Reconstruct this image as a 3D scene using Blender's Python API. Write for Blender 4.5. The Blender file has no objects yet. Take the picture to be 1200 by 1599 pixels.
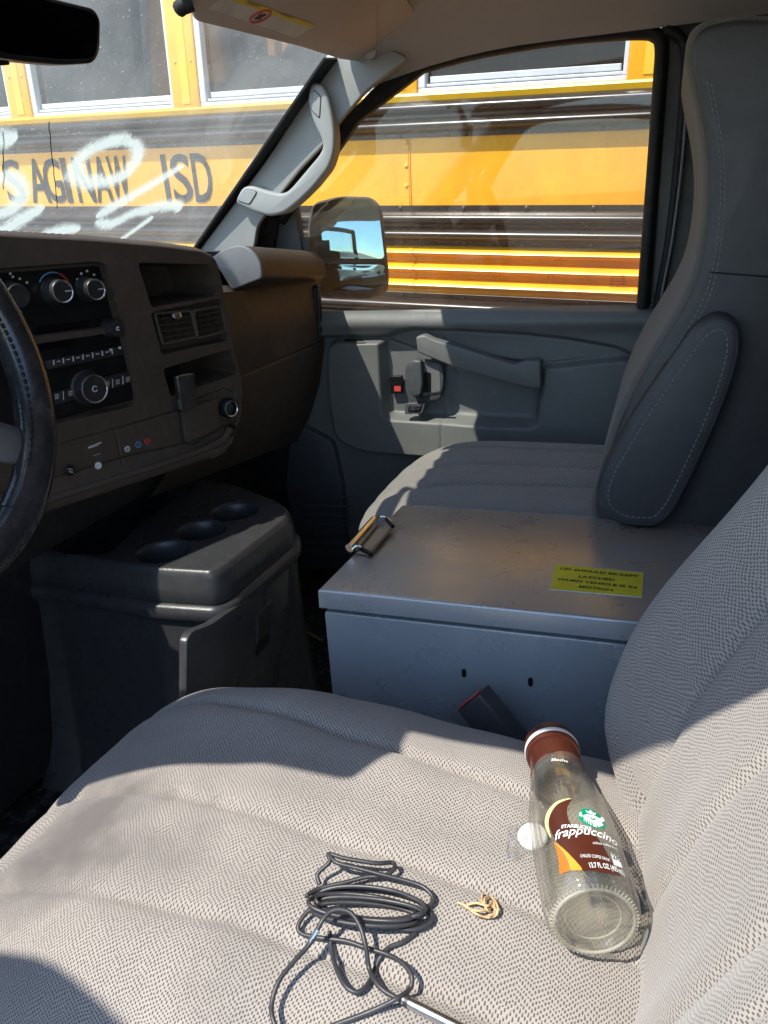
import bpy, bmesh, math, random
import numpy as np
from mathutils import Vector, Matrix
from mathutils.bvhtree import BVHTree
from mathutils.geometry import delaunay_2d_cdt

random.seed(7)
rng = np.random.default_rng(7)
S = bpy.context.scene
R = math.radians

# ------------------------------------------------------------------ camera
# van axes: X to the passenger side, Y to the nose of the van, Z up, cab floor at Z = 0
FPX, PW, PH = 1200.0, 1200.0, 1599.0
CAM = np.array([-0.88, 0.0, 0.92])
YAW, PITCH, ROLL = R(20.3), R(21.8), R(3.5)


def _basis():
    cy, sy, cp, sp = math.cos(YAW), math.sin(YAW), math.cos(PITCH), math.sin(PITCH)
    f = np.array([cy * cp, sy * cp, -sp])
    r = np.array([sy, -cy, 0.0])
    d = np.cross(f, r)
    c, s = math.cos(ROLL), math.sin(ROLL)
    return c * r + s * d, -s * r + c * d, f


BR, BD, BF = _basis()
cd = bpy.data.cameras.new('camera')
cam = bpy.data.objects.new('camera', cd)
S.collection.objects.link(cam)
cd.sensor_fit = 'HORIZONTAL'
cd.sensor_width = 36
cd.lens = 36 * FPX / PW
cd.clip_start = 0.02
cd.clip_end = 3000
m = Matrix.Identity(4)
for i in range(3):
    m[i][0], m[i][1], m[i][2], m[i][3] = BR[i], -BD[i], -BF[i], CAM[i]
cam.matrix_world = m
S.camera = cam

# ------------------------------------------------------------------ sky, sun, exposure
SUN = Vector((-0.465, 0.275, 0.84)).normalized()          # towards the sun
world = bpy.data.worlds.new('World')
S.world = world
world.use_nodes = True
wn = world.node_tree
bg = wn.nodes['Background']
sky = wn.nodes.new('ShaderNodeTexSky')
sky.sky_type = 'NISHITA'
sky.sun_disc = False
sky.sun_elevation = math.asin(SUN.z)
sky.sun_rotation = math.atan2(SUN.x, SUN.y)
sky.air_density = 1.0
sky.dust_density = 0.2
sky.ozone_density = 2.5
wn.links.new(sky.outputs[0], bg.inputs[0])
bg.inputs[1].default_value = 0.15
sl = bpy.data.lights.new('sun', 'SUN')
sl.energy = 2.7
sl.angle = R(0.53)
sl.color = (1.0, 0.95, 0.87)
so = bpy.data.objects.new('sun', sl)
S.collection.objects.link(so)
so.rotation_euler = SUN.to_track_quat('Z', 'Y').to_euler()
so.location = (-6, 3, 9)
vs = S.view_settings
S.display_settings.display_device = 'sRGB'
vs.view_transform = 'Standard'
vs.look = 'None'
vs.gamma = 1
vs.exposure = 1.45
vs.use_curve_mapping = False
S.cycles.max_bounces = 12
S.cycles.diffuse_bounces = 5
S.cycles.glossy_bounces = 5
S.cycles.transmission_bounces = 8
S.cycles.transparent_max_bounces = 24
S.cycles.sample_clamp_indirect = 6
S.cycles.use_denoising = True
S.cycles.caustics_reflective = False
S.cycles.caustics_refractive = False

# ------------------------------------------------------------------ reading positions off the photograph
def ray(px, py):
    return (px - PW / 2) / FPX * BR + (py - PH / 2) / FPX * BD + BF


def at(px, py, **k):
    """point of the van at a photo pixel, on the plane x=, y=, z= or at depth d="""
    v = ray(px, py)
    (a, val), = k.items()
    if a == 'd':
        return Vector(CAM + v * val)
    i = 'xyz'.index(a)
    return Vector(CAM + v * (val - CAM[i]) / v[i])


def atp(px, py, p0, n):
    v = ray(px, py)
    n = np.array(n)
    return Vector(CAM + v * ((np.array(p0) - CAM) @ n) / (v @ n))


# ------------------------------------------------------------------ materials
MATS = {}


def N(nt, t, **k):
    n = nt.nodes.new(t)
    for a, b in k.items():
        setattr(n, a, b)
    return n


def base_mat(name):
    mt = bpy.data.materials.new(name)
    mt.use_nodes = True
    nt = mt.node_tree
    return mt, nt, nt.nodes['Principled BSDF']


def ramp(nt, src, stops):
    r = N(nt, 'ShaderNodeValToRGB')
    el = r.color_ramp.elements
    while len(el) < len(stops):
        el.new(0.5)
    for e, (p, c) in zip(el, stops):
        e.position = p
        e.color = (*c, 1) if len(c) == 3 else c
    nt.links.new(src, r.inputs[0])
    return r.outputs[0]


def noise(nt, scale, detail=3, rough=.55, coord='Object', vec=None, dist=0, stretch=None):
    if vec is None:
        tc = N(nt, 'ShaderNodeTexCoord')
        vec = tc.outputs[coord]
    if stretch:
        mp = N(nt, 'ShaderNodeMapping')
        mp.inputs['Scale'].default_value = stretch
        nt.links.new(vec, mp.inputs[0])
        vec = mp.outputs[0]
    n = N(nt, 'ShaderNodeTexNoise')
    n.inputs['Scale'].default_value = scale
    n.inputs['Detail'].default_value = detail
    n.inputs['Roughness'].default_value = rough
    n.inputs['Distortion'].default_value = dist
    nt.links.new(vec, n.inputs['Vector'])
    return n.outputs[0]


def mixc(nt, fac, a, b):
    mx = N(nt, 'ShaderNodeMix', data_type='RGBA')
    for s, v in ((0, fac), (6, a), (7, b)):
        if isinstance(v, (int, float)):
            mx.inputs[s].default_value = v
        elif isinstance(v, tuple):
            mx.inputs[s].default_value = (*v, 1)
        else:
            nt.links.new(v, mx.inputs[s])
    return mx.outputs[2]


def math_(nt, op, a, b=0.0, c=0.0):
    mm = N(nt, 'ShaderNodeMath', operation=op)
    for i, v in enumerate((a, b, c)):
        if isinstance(v, (int, float)):
            mm.inputs[i].default_value = v
        else:
            nt.links.new(v, mm.inputs[i])
    return mm.outputs[0]


def bump(nt, h, strength, dist=0.002):
    b = N(nt, 'ShaderNodeBump')
    b.inputs['Strength'].default_value = strength
    b.inputs['Distance'].default_value = dist
    nt.links.new(h, b.inputs['Height'])
    return b.outputs[0]


def plastic(name, col, rough=.5, grain=900, gs=.25, wear=.25, dust=0.0, spec=.5, metallic=0.0, patch=6):
    """moulded plastic, paint or vinyl: leather grain in the relief, blotchy wear in colour and gloss"""
    mt, nt, p = base_mat(name)
    n1 = noise(nt, patch, 5, .6)
    lo = tuple(c * (1 - wear) for c in col)
    hi = tuple(min(1, c * (1 + wear)) for c in col)
    c = ramp(nt, n1, [(.3, lo), (.7, hi)])
    if dust:
        n3 = noise(nt, 45, 6, .7)
        f = math_(nt, 'MULTIPLY', ramp(nt, n3, [(.5, (0, 0, 0)), (.75, (1, 1, 1))]), dust)
        c = mixc(nt, f, c, (.42, .38, .33))
    nt.links.new(c, p.inputs['Base Color'])
    n2 = noise(nt, 30, 4, .6)
    rr = math_(nt, 'MULTIPLY_ADD', n2, .28, rough - .14)
    nt.links.new(rr, p.inputs['Roughness'])
    p.inputs['Specular IOR Level'].default_value = spec
    p.inputs['Metallic'].default_value = metallic
    if gs:
        n4 = noise(nt, grain, 2, .5)
        nt.links.new(bump(nt, n4, gs, .0006), p.inputs['Normal'])
    return mt


def plain(name, col, rough=.5, metallic=0.0, spec=.5):
    mt, nt, p = base_mat(name)
    n1 = noise(nt, 25, 4, .6)
    nt.links.new(ramp(nt, n1, [(.3, tuple(c * .9 for c in col)), (.7, tuple(min(1, c * 1.08) for c in col))]), p.inputs['Base Color'])
    nt.links.new(math_(nt, 'MULTIPLY_ADD', noise(nt, 60, 3), .2, max(.02, rough - .1)), p.inputs['Roughness'])
    p.inputs['Metallic'].default_value = metallic
    p.inputs['Specular IOR Level'].default_value = spec
    return mt


def emis_free(name, col):
    return plain(name, col, .6)


def fabric(name, light, dark, px=.0019, py=.0041, stain=0.0, duty=.46, soft=1.0):
    """woven seat cloth: staggered dark dashes in chevron bands, read from UVs in metres"""
    mt, nt, p = base_mat(name)
    uv = N(nt, 'ShaderNodeUVMap')
    sep = N(nt, 'ShaderNodeSeparateXYZ')
    wob = noise(nt, 40, 2, .5)
    nt.links.new(uv.outputs[0], sep.inputs[0])
    w2 = math_(nt, 'MULTIPLY_ADD', wob, .0030, -.0015)
    u0 = math_(nt, 'ADD', sep.outputs[0], w2)
    v0 = math_(nt, 'ADD', sep.outputs[1], w2)
    # columns run along u (length of a dash), neighbours along v
    col_ = math_(nt, 'DIVIDE', v0, px)
    idx = math_(nt, 'FLOOR', col_)
    fc = math_(nt, 'FRACT', col_)
    tri = math_(nt, 'PINGPONG', idx, 6.0)
    ph = math_(nt, 'ADD', math_(nt, 'MULTIPLY', tri, .43), math_(nt, 'MULTIPLY', noise(nt, 60, 3, .6), 1.6))
    fr = math_(nt, 'FRACT', math_(nt, 'ADD', math_(nt, 'DIVIDE', u0, py), ph))
    n5 = noise(nt, 700, 2, .5)
    jit = math_(nt, 'MULTIPLY_ADD', n5, .8, -.40)
    d1 = math_(nt, 'LESS_THAN', math_(nt, 'ADD', fr, jit), duty)
    d2 = math_(nt, 'LESS_THAN', math_(nt, 'ABSOLUTE', math_(nt, 'ADD', fc, -.5)), .31)
    dash = math_(nt, 'MULTIPLY', d1, d2)
    n1 = noise(nt, 9, 6, .65)
    lightc = ramp(nt, n1, [(.3, tuple(c * .84 for c in light)), (.68, light)])
    n6 = noise(nt, 1600, 2, .6)
    lightc = mixc(nt, math_(nt, 'MULTIPLY', n6, .4), lightc, tuple(c * .55 for c in light))
    c = mixc(nt, math_(nt, 'MULTIPLY', dash, soft), lightc, dark)
    if stain:
        tc = N(nt, 'ShaderNodeTexCoord')
        for (sx, sy, sr, am) in ((-.480, .418, .070, 1.0), (-.535, .432, .068, 1.0), (-.448, .349, .035, .5), (-.488, .312, .05, .45), (-.52, .36, .06, .35), (-.58, .24, .05, .35)):
            vd = N(nt, 'ShaderNodeVectorMath', operation='DISTANCE')
            nt.links.new(tc.outputs['Object'], vd.inputs[0])
            vd.inputs[1].default_value = (sx, sy, .432)
            dd = math_(nt, 'ADD', vd.outputs['Value'], math_(nt, 'MULTIPLY_ADD', noise(nt, 22, 5, .6), .09, -.045))
            f = math_(nt, 'MULTIPLY', ramp(nt, math_(nt, 'DIVIDE', dd, sr), [(.25, (1, 1, 1)), (1, (0, 0, 0))]), am * stain)
            c = mixc(nt, f, c, (.115, .100, .09))
    nt.links.new(c, p.inputs['Base Color'])
    p.inputs['Roughness'].default_value = .95
    p.inputs['Specular IOR Level'].default_value = .15
    p.inputs['Sheen Weight'].default_value = .25
    p.inputs['Sheen Roughness'].default_value = .6
    h = math_(nt, 'SUBTRACT', math_(nt, 'MULTIPLY', n6, .5), dash)
    nt.links.new(bump(nt, h, .55, .0009), p.inputs['Normal'])
    return mt


def thin_glass(name, tint=(.9, .95, .93), dirt=.12, speck=.5, dirtcol=(.6, .58, .54), streak=None, refl=1.0):
    """thin pane: clear or tinted see-through, mirror reflection by angle, a film of dust lit by the sun"""
    mt = bpy.data.materials.new(name)
    mt.use_nodes = True
    nt = mt.node_tree
    nt.nodes.clear()
    out = N(nt, 'ShaderNodeOutputMaterial')
    tr = N(nt, 'ShaderNodeBsdfTransparent')
    tr.inputs[0].default_value = (*tint, 1)
    gl = N(nt, 'ShaderNodeBsdfGlossy')
    gl.inputs['Roughness'].default_value = .02
    lw = N(nt, 'ShaderNodeLayerWeight')
    lw.inputs['Blend'].default_value = .5
    schl = math_(nt, 'MULTIPLY_ADD', math_(nt, 'POWER', lw.outputs['Facing'], 4.5), .94, .06)
    m1 = N(nt, 'ShaderNodeMixShader')
    nt.links.new(math_(nt, 'MULTIPLY', schl, refl), m1.inputs[0])
    nt.links.new(tr.outputs[0], m1.inputs[1])
    nt.links.new(gl.outputs[0], m1.inputs[2])
    df = N(nt, 'ShaderNodeBsdfDiffuse')
    df.inputs[0].default_value = (*dirtcol, 1)
    tl = N(nt, 'ShaderNodeBsdfTranslucent')
    tl.inputs[0].default_value = (*dirtcol, 1)
    md = N(nt, 'ShaderNodeMixShader')
    md.inputs[0].default_value = .6
    nt.links.new(df.outputs[0], md.inputs[1])
    nt.links.new(tl.outputs[0], md.inputs[2])
    n1 = noise(nt, 5, 5, .65, stretch=streak)
    film = math_(nt, 'MULTIPLY', ramp(nt, n1, [(.25, (.35, .35, .35)), (.75, (1, 1, 1))]), dirt)
    n2 = noise(nt, 240, 3, .6)
    sp = math_(nt, 'MULTIPLY', ramp(nt, n2, [(.66, (0, 0, 0)), (.74, (1, 1, 1))]), speck)
    n3 = noise(nt, 70, 4, .7, stretch=streak)
    sp2 = math_(nt, 'MULTIPLY', ramp(nt, n3, [(.62, (0, 0, 0)), (.75, (1, 1, 1))]), speck * .35)
    f = math_(nt, 'MINIMUM', math_(nt, 'ADD', math_(nt, 'ADD', film, sp), sp2), .95)
    m2 = N(nt, 'ShaderNodeMixShader')
    nt.links.new(f, m2.inputs[0])
    nt.links.new(m1.outputs[0], m2.inputs[1])
    nt.links.new(md.outputs[0], m2.inputs[2])
    nt.links.new(m2.outputs[0], out.inputs[0])
    return mt


def chalk(name):
    """white window paint, smeared: thick at the core, broken fibres at the rim (UV.y runs across the stroke)"""
    mt = bpy.data.materials.new(name)
    mt.use_nodes = True
    nt = mt.node_tree
    nt.nodes.clear()
    out = N(nt, 'ShaderNodeOutputMaterial')
    tr = N(nt, 'ShaderNodeBsdfTransparent')
    df = N(nt, 'ShaderNodeBsdfDiffuse')
    df.inputs[0].default_value = (.78, .84, .78, 1)
    tl = N(nt, 'ShaderNodeBsdfTranslucent')
    tl.inputs[0].default_value = (.78, .86, .80, 1)
    md = N(nt, 'ShaderNodeMixShader')
    md.inputs[0].default_value = .55
    nt.links.new(df.outputs[0], md.inputs[1])
    nt.links.new(tl.outputs[0], md.inputs[2])
    uv = N(nt, 'ShaderNodeUVMap')
    sep = N(nt, 'ShaderNodeSeparateXYZ')
    nt.links.new(uv.outputs[0], sep.inputs[0])
    across = math_(nt, 'ABSOLUTE', sep.outputs[1])
    n1 = noise(nt, 150, 4, .7)
    n2 = noise(nt, 28, 5, .6)
    e = math_(nt, 'ADD', across, math_(nt, 'MULTIPLY_ADD', n1, .9, -.45))
    e = math_(nt, 'ADD', e, math_(nt, 'MULTIPLY_ADD', n2, .8, -.4))
    a = ramp(nt, e, [(.30, (.80, .80, .80)), (.56, (.50, .50, .50)), (.74, (.14, .14, .14)), (.98, (0, 0, 0))])
    m2 = N(nt, 'ShaderNodeMixShader')
    nt.links.new(a, m2.inputs[0])
    nt.links.new(tr.outputs[0], m2.inputs[1])
    nt.links.new(md.outputs[0], m2.inputs[2])
    nt.links.new(m2.outputs[0], out.inputs[0])
    return mt


def bottle_glass(name, tint=(.99, .985, .955), dirt=.085, refr=0.0):
    """clear bottle wall: see-through, darker where the wall is seen edge on, mirror glints, dried coffee film"""
    mt = bpy.data.materials.new(name)
    mt.use_nodes = True
    nt = mt.node_tree
    nt.nodes.clear()
    out = N(nt, 'ShaderNodeOutputMaterial')
    tr = N(nt, 'ShaderNodeBsdfTransparent')
    lw = N(nt, 'ShaderNodeLayerWeight')
    lw.inputs['Blend'].default_value = .35
    nt.links.new(ramp(nt, lw.outputs['Facing'], [(.0, tint), (.6, tuple(c * .97 for c in tint)), (1.0, tuple(c * .66 for c in tint))]), tr.inputs[0])
    gl = N(nt, 'ShaderNodeBsdfGlossy')
    gl.inputs['Roughness'].default_value = .05
    lw2 = N(nt, 'ShaderNodeLayerWeight')
    lw2.inputs['Blend'].default_value = .5
    schl = math_(nt, 'MULTIPLY_ADD', math_(nt, 'POWER', lw2.outputs['Facing'], 4.0), .70, .075)
    nb = bump(nt, noise(nt, 70, 2, .5), .15, .002)
    nt.links.new(nb, gl.inputs['Normal'])
    rf = N(nt, 'ShaderNodeBsdfGlass')
    rf.inputs['Roughness'].default_value = 0.0
    rf.inputs['IOR'].default_value = 1.22
    m0 = N(nt, 'ShaderNodeMixShader')
    m0.inputs[0].default_value = refr
    nt.links.new(tr.outputs[0], m0.inputs[1])
    nt.links.new(rf.outputs[0], m0.inputs[2])
    m1 = N(nt, 'ShaderNodeMixShader')
    nt.links.new(schl, m1.inputs[0])
    nt.links.new(m0.outputs[0], m1.inputs[1])
    nt.links.new(gl.outputs[0], m1.inputs[2])
    df = N(nt, 'ShaderNodeBsdfDiffuse')
    df.inputs[0].default_value = (.84, .81, .70, 1)
    n1 = noise(nt, 28, 4, .55)
    f = math_(nt, 'MULTIPLY', ramp(nt, n1, [(.42, (.25, .25, .25)), (.72, (1, 1, 1))]), dirt)
    m2 = N(nt, 'ShaderNodeMixShader')
    nt.links.new(f, m2.inputs[0])
    nt.links.new(m1.outputs[0], m2.inputs[1])
    nt.links.new(df.outputs[0], m2.inputs[2])
    nt.links.new(m2.outputs[0], out.inputs[0])
    return mt


def painted_metal(name, col, rust=(.10, .05, .025), scuff=(.02, .018, .016), rough=.38, amount=.5, coat=.0, metal=0.0, ior=1.5, warm=None):
    """sheet metal under paint: scuffs, rubbed dirt, specks of rust"""
    mt, nt, p = base_mat(name)
    n1 = noise(nt, 7, 5, .6)
    c = ramp(nt, n1, [(.3, tuple(x * .86 for x in col)), (.7, tuple(min(1, x * 1.1) for x in col))])
    n2 = noise(nt, 16, 8, .7, dist=.6)
    c = mixc(nt, math_(nt, 'MULTIPLY', ramp(nt, n2, [(.60, (0, 0, 0)), (.72, (1, 1, 1))]), amount), c, rust)
    n3 = noise(nt, 38, 6, .7, stretch=(1, .35, 1))
    c = mixc(nt, math_(nt, 'MULTIPLY', ramp(nt, n3, [(.63, (0, 0, 0)), (.70, (1, 1, 1))]), amount * .9), c, scuff)
    if warm:                                  # bus reflection painted in tan on the faces that look up
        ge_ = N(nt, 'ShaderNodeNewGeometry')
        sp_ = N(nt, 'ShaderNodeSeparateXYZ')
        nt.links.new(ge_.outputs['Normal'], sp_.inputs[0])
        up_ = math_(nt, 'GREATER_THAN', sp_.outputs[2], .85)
        c = mixc(nt, math_(nt, 'MULTIPLY', up_, ramp(nt, noise(nt, 9, 6, .65), [(.3, (.35, .35, .35)), (.65, (1, 1, 1))])), c, warm)
    nt.links.new(c, p.inputs['Base Color'])
    n4 = noise(nt, 12, 6, .65)
    nt.links.new(math_(nt, 'MULTIPLY_ADD', n4, .34, rough - .17), p.inputs['Roughness'])
    p.inputs['Coat Weight'].default_value = coat
    p.inputs['Metallic'].default_value = metal
    p.inputs['IOR'].default_value = ior
    p.inputs['Coat Roughness'].default_value = .26
    nt.links.new(bump(nt, noise(nt, 14, 3), .05, .01), p.inputs['Normal'])
    return mt


M_ = MATS
M_['dash'] = plastic('dash_plastic', (.070, .053, .041), .55, 700, .35, .10, .07, .3)
M_['dash_dark'] = plastic('dash_dark_plastic', (.022, .022, .023), .45, 900, .2, .15, .08)
M_['black'] = plastic('black_plastic', (.009, .009, .009), .38, 900, .1, .2, .02, .22)
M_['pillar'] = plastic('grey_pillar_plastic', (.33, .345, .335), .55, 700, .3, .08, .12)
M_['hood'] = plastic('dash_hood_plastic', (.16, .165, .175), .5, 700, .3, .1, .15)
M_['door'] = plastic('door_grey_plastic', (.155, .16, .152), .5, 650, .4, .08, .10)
M_['door_dark'] = plastic('door_dark_plastic', (.075, .08, .085), .5, 650, .3, .1, .08)
M_['liner'] = plastic('headliner_cloth', (.50, .45, .40), .95, 1500, .5, .08, 0, .1)
M_['visor'] = plastic('visor_vinyl', (.55, .48, .43), .75, 1100, .4, .06, .1, .2)
M_['rubber'] = plastic('black_rubber', (.014, .014, .014), .6, 500, .2, .2, .05, .3)
M_['floor'] = plastic('rubber_floor', (.02, .019, .018), .75, 300, .5, .3, .35, .2)
M_['console'] = plastic('console_plastic', (.045, .046, .049), .30, 600, .35, .04, .06)
M_['vinyl'] = plastic('seat_vinyl', (.056, .055, .055), .48, 900, .45, .1, .04)
M_['vinyl_trim'] = plastic('seat_vinyl_trim', (.085, .09, .10), .5, 900, .4, .1, .03)
M_['stitch'] = plain('stitch_thread', (.24, .26, .28), .8)
M_['leather'] = plastic('worn_wheel_leather', (.020, .020, .022), .17, 260, .25, .5, .10, .5, patch=22)
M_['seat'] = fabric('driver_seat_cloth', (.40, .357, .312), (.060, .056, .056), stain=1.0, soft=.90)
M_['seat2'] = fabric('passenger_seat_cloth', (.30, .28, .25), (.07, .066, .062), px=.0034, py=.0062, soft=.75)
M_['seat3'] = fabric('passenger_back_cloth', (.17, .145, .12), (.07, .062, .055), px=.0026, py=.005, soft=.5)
M_['silver'] = plain('silver_trim', (.62, .62, .62), .28, 1.0)
M_['chrome'] = plain('chrome_wire', (.72, .70, .66), .18, 1.0)
M_['rusty'] = painted_metal('rusty_latch_steel', (.42, .33, .22), (.16, .07, .03), (.05, .03, .02), .4, 1.0)
M_['boxgrey'] = painted_metal('box_grey_paint', (.27, .305, .33), (.07, .055, .045), (.06, .06, .06), .29, .25, .0, 0.0, 2.6)
M_['lidgrey'] = painted_metal('lid_bus_sheen_paint', (.27, .295, .315), (.09, .065, .045), (.04, .035, .03), .30, .8, .0, 0.0, 2.6, (.36, .27, .20))  # last colour paints the bus reflection onto the lid top
M_['screen'] = plain('radio_screen', (.006, .006, .007), .08)
M_['white_print'] = plain('white_print', (.68, .70, .70), .6)
M_['red_print'] = plain('red_print', (.62, .06, .05), .6)
M_['blue_print'] = plain('blue_print', (.10, .30, .52), .5)
M_['black_print'] = plain('black_print', (.02, .02, .02), .6)
M_['yellow_sticker'] = plain('yellow_sticker', (.68, .62, .03), .5)
M_['yellow_print'] = plain('warning_yellow', (.75, .58, .03), .6)
M_['paper'] = plain('white_paper_label', (.66, .65, .61), .7)
M_['buckle'] = plastic('buckle_plastic', (.06, .062, .066), .45, 800, .3, .1)
M_['cable'] = plastic('cable_rubber', (.030, .030, .033), .42, 1200, .15, .2, .05)
M_['elastic'] = plain('beige_elastic', (.62, .42, .22), .7)
M_['wrapper'] = thin_glass('clear_wrapper', (.95, .95, .95), .25, .2, (.8, .8, .78))
M_['white_disc'] = plain('white_disc', (.82, .82, .80), .5)
M_['mirror'] = plain('mirror_silver', (.36, .56, .60), .03, 1.0)
M_['mirror'].node_tree.nodes['Principled BSDF'].inputs['Roughness'].default_value = .02
for l in list(M_['mirror'].node_tree.links):
    if l.to_socket.name == 'Roughness':
        M_['mirror'].node_tree.links.remove(l)
M_['mirror_housing'] = plastic('mirror_housing', (.03, .034, .034), .55, 500, .4, .2, .25)
M_['windscreen'] = thin_glass('windscreen_glass', (.90, .92, .89), .28, .45, (.66, .66, .60))
M_['sideglass'] = thin_glass('door_glass', (.91, .93, .90), .17, .45, (.62, .47, .32), (1, 1, .12))
M_['chalk'] = chalk('window_paint')
M_['bus'] = painted_metal('bus_yellow_paint', (.96, .43, .014), (.45, .20, .02), (.25, .13, .02), .30, .2, .4)
M_['bus2'] = painted_metal('bus_trim_yellow', (.84, .46, .010), (.50, .22, .02), (.3, .15, .02), .34, .25, .3)
M_['busblack'] = painted_metal('bus_black_rail', (.022, .018, .015), (.05, .03, .02), (.06, .05, .04), .30, .3, .3)
M_['alu'] = painted_metal('window_aluminium', (.62, .63, .63), (.3, .28, .25), (.3, .3, .3), .38, .3)
M_['busglass'] = thin_glass('bus_window_glass', (.10, .10, .11), .06, .28, (.55, .53, .50), refl=.6)
M_['businside'] = plain('bus_interior', (.035, .034, .034), .8)
M_['busseat'] = plain('bus_seat_vinyl', (.05, .055, .06), .6)
M_['glass_bottle'] = bottle_glass('bottle_glass', refr=.12)
M_['glass_inner'] = bottle_glass('bottle_inner_glass', dirt=.10)
M_['glass_edge'] = bottle_glass('bottle_edge_glass', (.96, .95, .86), .35, .3)
M_['choc'] = plain('chocolate_print', (.075, .018, .009), .35)
M_['choc_cap'] = plain('cap_brown', (.085, .022, .013), .35)
M_['cream'] = plain('cream_print', (.86, .72, .30), .4)
M_['orange_print'] = plain('orange_print', (.80, .33, .035), .4)
M_['rust_orange'] = plain('burnt_orange_print', (.52, .16, .02), .4)
M_['green_print'] = plain('green_print', (.0, .27, .135), .4)
M_['white_ink'] = plain('white_ink', (.85, .85, .83), .4)
M_['van_paint'] = plastic('white_van_paint', (.70, .70, .69), .3, 300, .02, .04, .05)
M_['ground'] = plastic('dusty_asphalt', (.36, .31, .25), .9, 60, .6, .3, .3, .2, patch=1.5)
M_['tyre'] = plastic('tyre_rubber', (.02, .02, .02), .8, 200, .5, .2, .3)
M_['wood'] = plain('splinter_wood', (.32, .20, .09), .8)
M_['blue_scrap'] = plain('blue_plastic_scrap', (.07, .13, .28), .5)

# ------------------------------------------------------------------ mesh helpers
def link(o, parent=None):
    S.collection.objects.link(o)
    if parent is not None:
        o.parent = parent
    return o


def empty(name, loc=(0, 0, 0), label=None, cat=None, group=None, kind=None):
    o = bpy.data.objects.new(name, None)
    o.location = loc
    o.empty_display_size = .05
    link(o)
    tag(o, label, cat, group, kind)
    return o


def tag(o, label=None, cat=None, group=None, kind=None):
    for k, v in (('label', label), ('category', cat), ('group', group), ('kind', kind)):
        if v:
            o[k] = v
    return o


def finish(me, mat, smooth=True, sharp=40):
    me.materials.append(M_[mat] if isinstance(mat, str) else mat)
    me.update()
    if smooth and len(me.polygons):
        me.polygons.foreach_set('use_smooth', [True] * len(me.polygons))
        me.set_sharp_from_angle(angle=R(sharp))


def parent_fix(o, parent):
    """vertices are given in van coordinates; keep them there under an Empty that stands elsewhere"""
    if parent is not None:
        o.parent = parent
        bpy_mat = Matrix.Identity(4)
        p = parent
        chain = []
        while p is not None:
            chain.append(p)
            p = p.parent
        w = Matrix.Identity(4)
        for p in reversed(chain):
            w = w @ p.matrix_parent_inverse @ Matrix.LocRotScale(p.location, p.rotation_euler, p.scale)
        o.matrix_parent_inverse = w.inverted()


def pydata(name, verts, faces, mat, parent=None, uv=None, smooth=True, sharp=40, raw=False):
    me = bpy.data.meshes.new(name)
    me.from_pydata([tuple(v) for v in verts], [], [tuple(f) for f in faces])
    if uv is not None:
        l = me.uv_layers.new(name='UVMap')
        idx = np.empty(len(me.loops), dtype=np.int32)
        me.loops.foreach_get('vertex_index', idx)
        l.data.foreach_set('uv', np.asarray(uv, dtype=np.float32)[idx].ravel())
    finish(me, mat, smooth, sharp)
    o = bpy.data.objects.new(name, me)
    S.collection.objects.link(o)
    if parent is not None:
        if raw:
            o.parent = parent
        else:
            parent_fix(o, parent)
    return o


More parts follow.
